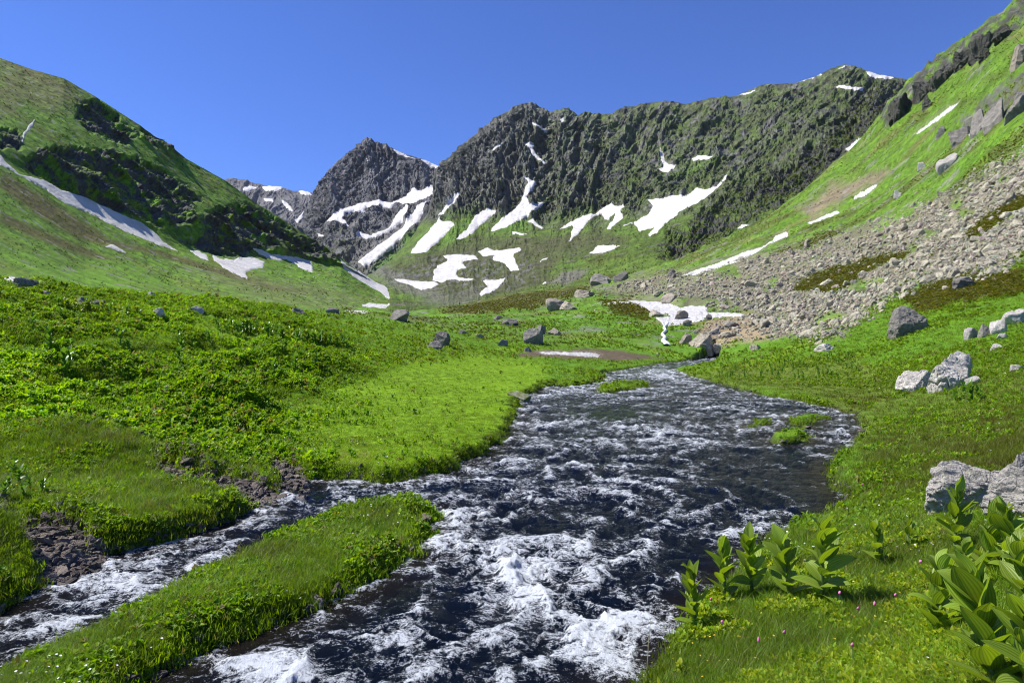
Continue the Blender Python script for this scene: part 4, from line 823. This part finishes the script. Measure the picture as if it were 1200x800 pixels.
w = hill*(1-bare)*front*(PXg > 560)*(Yg < 520)*(.35+sst(-.2, .4, n4+.3*n2)); n = 16000; P, r, c = sample(w, n)
s = rng.uniform(.35, 1.0, n)*P[:,1]/F*7; cg = gcols(n, (.06, .13, .010), (.12, .21, .014), .06)
scatter('slope_grass', P, rots(n, .3), s[:,None]*np.array([1.2, 1.2, .6]), rng.integers(0, 6, n), cg, LEAFY, 'rough grass tussocks over the green right slope', 'ground cover')

def flower(seed, stem, hr, mat, petals=6):
    V, f = [], []
    for k in range(3): V += [(.002*math.cos(k*2.1), .002*math.sin(k*2.1), 0), (.0015*math.cos(k*2.1), .0015*math.sin(k*2.1), stem)]
    f = [(0, 2, 3, 1), (2, 4, 5, 3), (4, 0, 1, 5)]
    me = bpy.data.meshes.new('flower'); b = len(V)
    for k in range(petals):
        a, a2 = k*6.283/petals, (k+.8)*6.283/petals; am = (a+a2)/2
        V += [(0, 0, stem), (hr*.8*math.cos(a), hr*.8*math.sin(a), stem+hr*.3), (hr*math.cos(am), hr*math.sin(am), stem+hr*.25), (hr*.8*math.cos(a2), hr*.8*math.sin(a2), stem+hr*.3)]
        f.append((b, b+1, b+2, b+3)); b += 4
    me.from_pydata(V, [], f); me.materials.append(M_stem); me.materials.append(mat)
    for p in me.polygons: p.material_index = 0 if p.index < 3 else 1
    return me
FW = [flower(1, .17, .012, M_white), flower(2, .2, .014, M_white)]; FYL = [flower(3, .15, .011, M_yellow), flower(4, .18, .013, M_yellow)]
w = land*(Yg < 40)*(PXg > -50)*sst(.15, .6, fbm(Xg*.35, Yg*.35, 12., 3)+.15); n = 750; P, r, c = sample(w, n)
scatter('white_flowers', P, rots(n, .3), (rng.uniform(.6, 1.2, n)*np.interp(P[:,1], [4, 15, 40], [.6, 1.1, 1.9]))[:,None]*np.ones(3), rng.integers(0, 2, n), np.ones((n, 3)), FW, 'tiny white flowers sprinkled through the meadow grass', 'flowers')
w = land*(Yg < 24)*np.clip(sst(.3, .6, fbm(Xg*.5, Yg*.5, 22., 3)+.1)+1.5*pm(PXg, PYG, [(340,505),(420,500),(460,520),(400,535),(370,560),(345,540)], 10)+.8*pm(PXg, PYG, [(900,700),(1100,660),(1130,800),(880,800)], 20), 0, 2); n = 420; P, r, c = sample(w, n)
scatter('yellow_flowers', P, rots(n, .3), (rng.uniform(.6, 1.2, n)*np.interp(P[:,1], [4, 15, 40], [.55, 1.3, 1.8]))[:,None]*np.ones(3), rng.integers(0, 2, n), np.ones((n, 3)), FYL, 'small yellow flowers scattered along the stream banks', 'flowers')

# ------------------------------------------------------------------ single plants
def tube(pts, radii, n=6):
    V, f = [], []
    for (x, y, z), r in zip(pts, radii):
        for k in range(n): V.append((x+r*math.cos(k*6.283/n), y+r*math.sin(k*6.283/n), z))
    for j in range(len(pts)-1):
        for k in range(n): f.append((j*n+k, j*n+(k+1) % n, (j+1)*n+(k+1) % n, (j+1)*n+k))
    return np.array(V), np.array(f)
LEAFM = []  # pleated leaves
for k in range(6):
    V, f, U = leafmesh(1.0, [.50, .56, .44, .52, .58, .46][k], 10, 12, [.4, .25, .5, .35, .2, .45][k], [.3, .5, .1, .75, .4, .0][k], .012)
    me = mesh_np('leaf', V, f, mat=M_hell); attr(me, 'lu', 'FLOAT', U); LEAFM.append(me)
def hellebore(px, py, hpx, label, seed, nl=13, spread=1.0, lean=0.0):
    r = random.Random(seed); p = gpt(px, py); h = hpx*p.y/F*(1.0 if px < 1080 else 1.06)*r.uniform(.92, 1.08)
    e = link('leafy_plant', None); e.location = p; e.rotation_euler = (r.uniform(-.16, .16), lean+r.uniform(-.16, .16), r.random()*6.28 if not lean else 0)
    tag(e, label, 'plant', 'broad leaved plants on the near right bank')
    st = h*.8; pts = [(0, 0, -.05), (.01, 0, st*.5), (.015, .005, st)]
    link('stem', vmesh('stem', tube(pts, [.013*h/.6+.003, .010*h/.6, .004]), M_stem), None, e)
    nl = int(nl*1.45)
    for k in range(nl):
        t = (k+.5)/nl; z = st*(.12+.88*t); L = h*(.36-.10*abs(t-.35))*r.uniform(.8, 1.15)*(1 if t < .8 else .85)
        l = link('leaf', LEAFM[r.randrange(6)], None, e); l.location = (.012*t, 0, z)
        l.rotation_euler = Euler((lerp(.25, 1.0, t)+r.uniform(-.2, .3), r.uniform(-.3, .3), k*2.4+r.uniform(-.4, .4)), 'XYZ'); l.scale = (L*spread, L, L)
for i, a in enumerate([
 (816,742,88,'leftmost broad leaved plant at the very edge of the foaming water',12), (850,706,84,'broad leaved plant second from the left above the white water',12), (882,700,82,'bushy broad leaved plant third along the right bank',13),
 (926,708,92,'slender pale leaved plant fourth along the right bank',11), (964,712,112,'tall plant with a bare lower stem, fifth along the bank',12), (1034,668,66,'plant with upright striped leaves at the middle of the near bank',12), (1066,648,44,'small low leaved plant with pale tips near the bank middle',8),
 (1094,756,118,'dark leaved plant just left of the big striped one',14), (1118,650,84,'plant in front of the large pale boulder on its left side',12), (1150,676,100,'tall dark plant directly before the large pale boulder',15), (1186,680,95,'tall plant before the grey slab at the right edge',14),
 (1208,742,120,'leafy plant cut by the right edge, above the corner',14), (1170,824,160,'biggest striped plant in the lower right corner',17), (1214,835,150,'large plant cut by the lower right corner',15), (1130,700,70,'short plant between the tall dark plant and the striped one',10)]):
    hellebore(a[0], a[1], a[2], a[3], 50+i, a[4], 1.0 if i != 12 else 1.15)
# meadow plants farther off
def meadow_plant(seed, mat):
    r = np.random.default_rng(seed); Vs, Fs, o = [], [], 0
    for k in range(16):
        V, f, _ = leafmesh(.28*r.uniform(.7, 1.1), .10, 2, 4, .3, r.uniform(.1, .6)); e = r.uniform(.3, 1.25); M = np.array(Matrix.Rotation(k*2.4, 3, 'Z') @ Matrix.Rotation(e, 3, 'X')); V = V @ M.T; V[:,2] += .5*k/16; Vs.append(V); Fs.append(f+o); o += len(V)
    return mesh_np('meadow_plant', np.concatenate(Vs), np.concatenate(Fs), mat=mat)
MP = [meadow_plant(k, M_plant if k < 3 else M_plant2) for k in range(5)]
def mplants(pts, label, grp, hp=(.45, .75), kinds=(0, 1, 2)):
    for px, py in pts:
        o = link('meadow_plant', MP[random.choice(kinds)]); o.location = gpt(px, py); s = random.uniform(*hp)/.6; o.scale = (s*1.15, s*1.15, s); o.rotation_euler = (random.uniform(-.1, .1), random.uniform(-.1, .1), random.random()*6.28)
        tag(o, label, 'plant', grp)
rp = random.uniform
mplants([(70+i*3.0+rp(-2, 2), 362+.085*i*3.0+rp(-3, 3)) for i in range(32)], 'yellowish plant in the row along the top of the left meadow', 'row of yellowish plants atop the left meadow', (.35, .6), (3, 4, 0))
mplants([(255+i*3.2+rp(-2, 2), 386+i*.42+rp(-3, 3)) for i in range(48)], 'bright leafy plant in the dense belt across the left meadow', 'belt of plants across the left meadow', (.45, .75), (0, 1, 2, 3))
mplants([(208,398),(212,415),(244,402),(72,372),(150,412),(140,405),(75,440),(80,432),(60,410),(320,440),(345,435),(210,428),(370,430),(282,395),(38,385)], 'dark leafy clump standing alone on the left meadow', 'lone leafy clumps on the left meadow', (.5, .8))
mplants([(rp(840, 1010), rp(418, 446)) for i in range(70)], 'low leafy plant in the drifts on the flat right meadow', 'drifts of low plants on the right meadow', (.3, .5))
mplants([(1120,470),(1138,472),(1130,462),(1148,470),(1205,480)], 'leafy plant growing below the split boulder', 'plants below the split boulder', (.4, .6))
mplants([(10,575),(22,570),(35,578),(5,585),(28,586),(48,580),(18,560)], 'dark bushy plant at the left edge above the side stream', 'bushy plants at the left edge', (.22, .32))
# pink flower heads near the camera
pk = [(1020,742),(1005,748),(918,776),(845,766),(833,735),(890,790),(1075,690),(1128,640),(1095,705),(1000,800),(1045,730),(985,730),(1170,672),(1012,586),(1040,535)]
STM = vmesh('stem', tube([(0, 0, -.03), (.004, 0, .12), (.01, 0, .22)], [.002, .0018, .0015], 5), M_stem); V, f = rock_v(5, 3, 20, .15); HD = mesh_np('flower_head', V*np.array([.011, .011, .016])+np.array([.01, 0, .23]), f, mat=M_pink)
for px, py in pk:
    e = link('pink_flower', None); e.location = gpt(px, py); e.rotation_euler = (0, rp(-.2, .2), rp(0, 6.28)); tag(e, 'small pink flower head on a thin stem in the near right grass', 'flower', 'pink flowers in the near right grass')
    link('stem', STM, None, e); link('flower_head', HD, None, e)
e = gpt(757, 812); o = link('dry_stalk', vmesh('dry_stalk', tube([(0, 0, -.05), (.01, 0, .2), (.02, 0, .38), (.035, 0, .52)], [.004, .0035, .003, .001], 5), M_straw)); o.location = e; tag(o, 'thin dry stalk standing at the water edge at the bottom', 'stalk')

# little waterfall under the snowfield
WFP = [(781,378,3),(779,385,4),(777,392,4),(778,399,6),(781,405,9)]
V, f = [], []
for j in range(33):
    t = j/32*4; i = min(int(t), 3); u = t-i; px, py, wd_ = [WFP[i][k]*(1-u)+WFP[i+1][k]*u for k in range(3)]
    for s in range(7):
        q = gpt(px+(s/6-.5)*wd_+1.2*math.sin(j*.7), py); V.append((q.x, q.y-.25, q.z+.25*(1-(s/3-1)**2)+.06*random.random()))
f = [(j*7+s, j*7+s+1, (j+1)*7+s+1, (j+1)*7+s) for j in range(32) for s in range(6)]
tag(link('waterfall', mesh_np('waterfall', V, f, mat=mat_plain('white_water', (.8, .84, .88), .4))), kind='structure')

# ------------------------------------------------------------------ light, air, camera
bm = bmesh.new(); bmesh.ops.create_cube(bm, size=1); hm = bpy.data.meshes.new('haze'); bm.to_mesh(hm); bm.free()
hz = bpy.data.materials.new('valley_air'); hz.use_nodes = True; hz.node_tree.nodes.clear(); ho = hz.node_tree.nodes.new('ShaderNodeOutputMaterial'); hv = hz.node_tree.nodes.new('ShaderNodeVolumePrincipled')
hv.inputs['Color'].default_value = (.80, .88, 1, 1); hv.inputs['Density'].default_value = 1.1e-5; hz.node_tree.links.new(hv.outputs[0], ho.inputs['Volume'])
ho = link('haze', hm, hz); ho.scale = (7000, 7400, 1500); ho.location = (-500, 3500, 640); tag(ho, kind='stuff')
EL, AZ = 53, -78
sd = Vector((math.sin(R(AZ))*math.cos(R(EL)), math.cos(R(AZ))*math.cos(R(EL)), math.sin(R(EL))))
W = bpy.data.worlds.new('World'); scene.world = W; W.use_nodes = True; nt = W.node_tree
sk = nt.nodes.new('ShaderNodeTexSky'); sk.sky_type = 'NISHITA'; sk.sun_disc = False; sk.sun_elevation = R(EL); sk.sun_rotation = R(AZ) % (2*math.pi); sk.altitude = 2200; sk.air_density = 1.0; sk.dust_density = .3; sk.ozone_density = 2.0
bg = nt.nodes['Background']; bg.inputs[1].default_value = .070; mx = nt.nodes.new('ShaderNodeMix'); mx.data_type = 'RGBA'; mx.blend_type = 'MULTIPLY'; mx.inputs[0].default_value = 1; mx.inputs[7].default_value = (.62, .89, 1.62, 1)
nt.links.new(sk.outputs[0], mx.inputs[6]); nt.links.new(mx.outputs[2], bg.inputs[0])
L = bpy.data.lights.new('sun', 'SUN'); L.energy = 5.0; L.angle = R(.5); L.color = (1, .955, .88)
lo = bpy.data.objects.new('sun', L); COL.objects.link(lo); lo.rotation_euler = sd.to_track_quat('Z', 'Y').to_euler()
cd = bpy.data.cameras.new('camera'); cam = bpy.data.objects.new('camera', cd); COL.objects.link(cam); cam.location = (0, 0, H); cam.rotation_euler = (R(90), 0, 0)
cd.sensor_width = 36; cd.lens = F/1200*36; cd.shift_y = (YH-400)/1200; cd.clip_start = .1; cd.clip_end = 30000; scene.camera = cam
vs = scene.view_settings; vs.view_transform = 'Standard'; vs.look = 'None'; vs.exposure = 0.7; vs.gamma = 1
scene.cycles.use_denoising = True; scene.cycles.filter_width = 1.1; scene.cycles.max_bounces = 6; scene.cycles.diffuse_bounces = 2; scene.cycles.transmission_bounces = 3; scene.cycles.glossy_bounces = 2; scene.cycles.caustics_reflective = False; scene.cycles.caustics_refractive = False
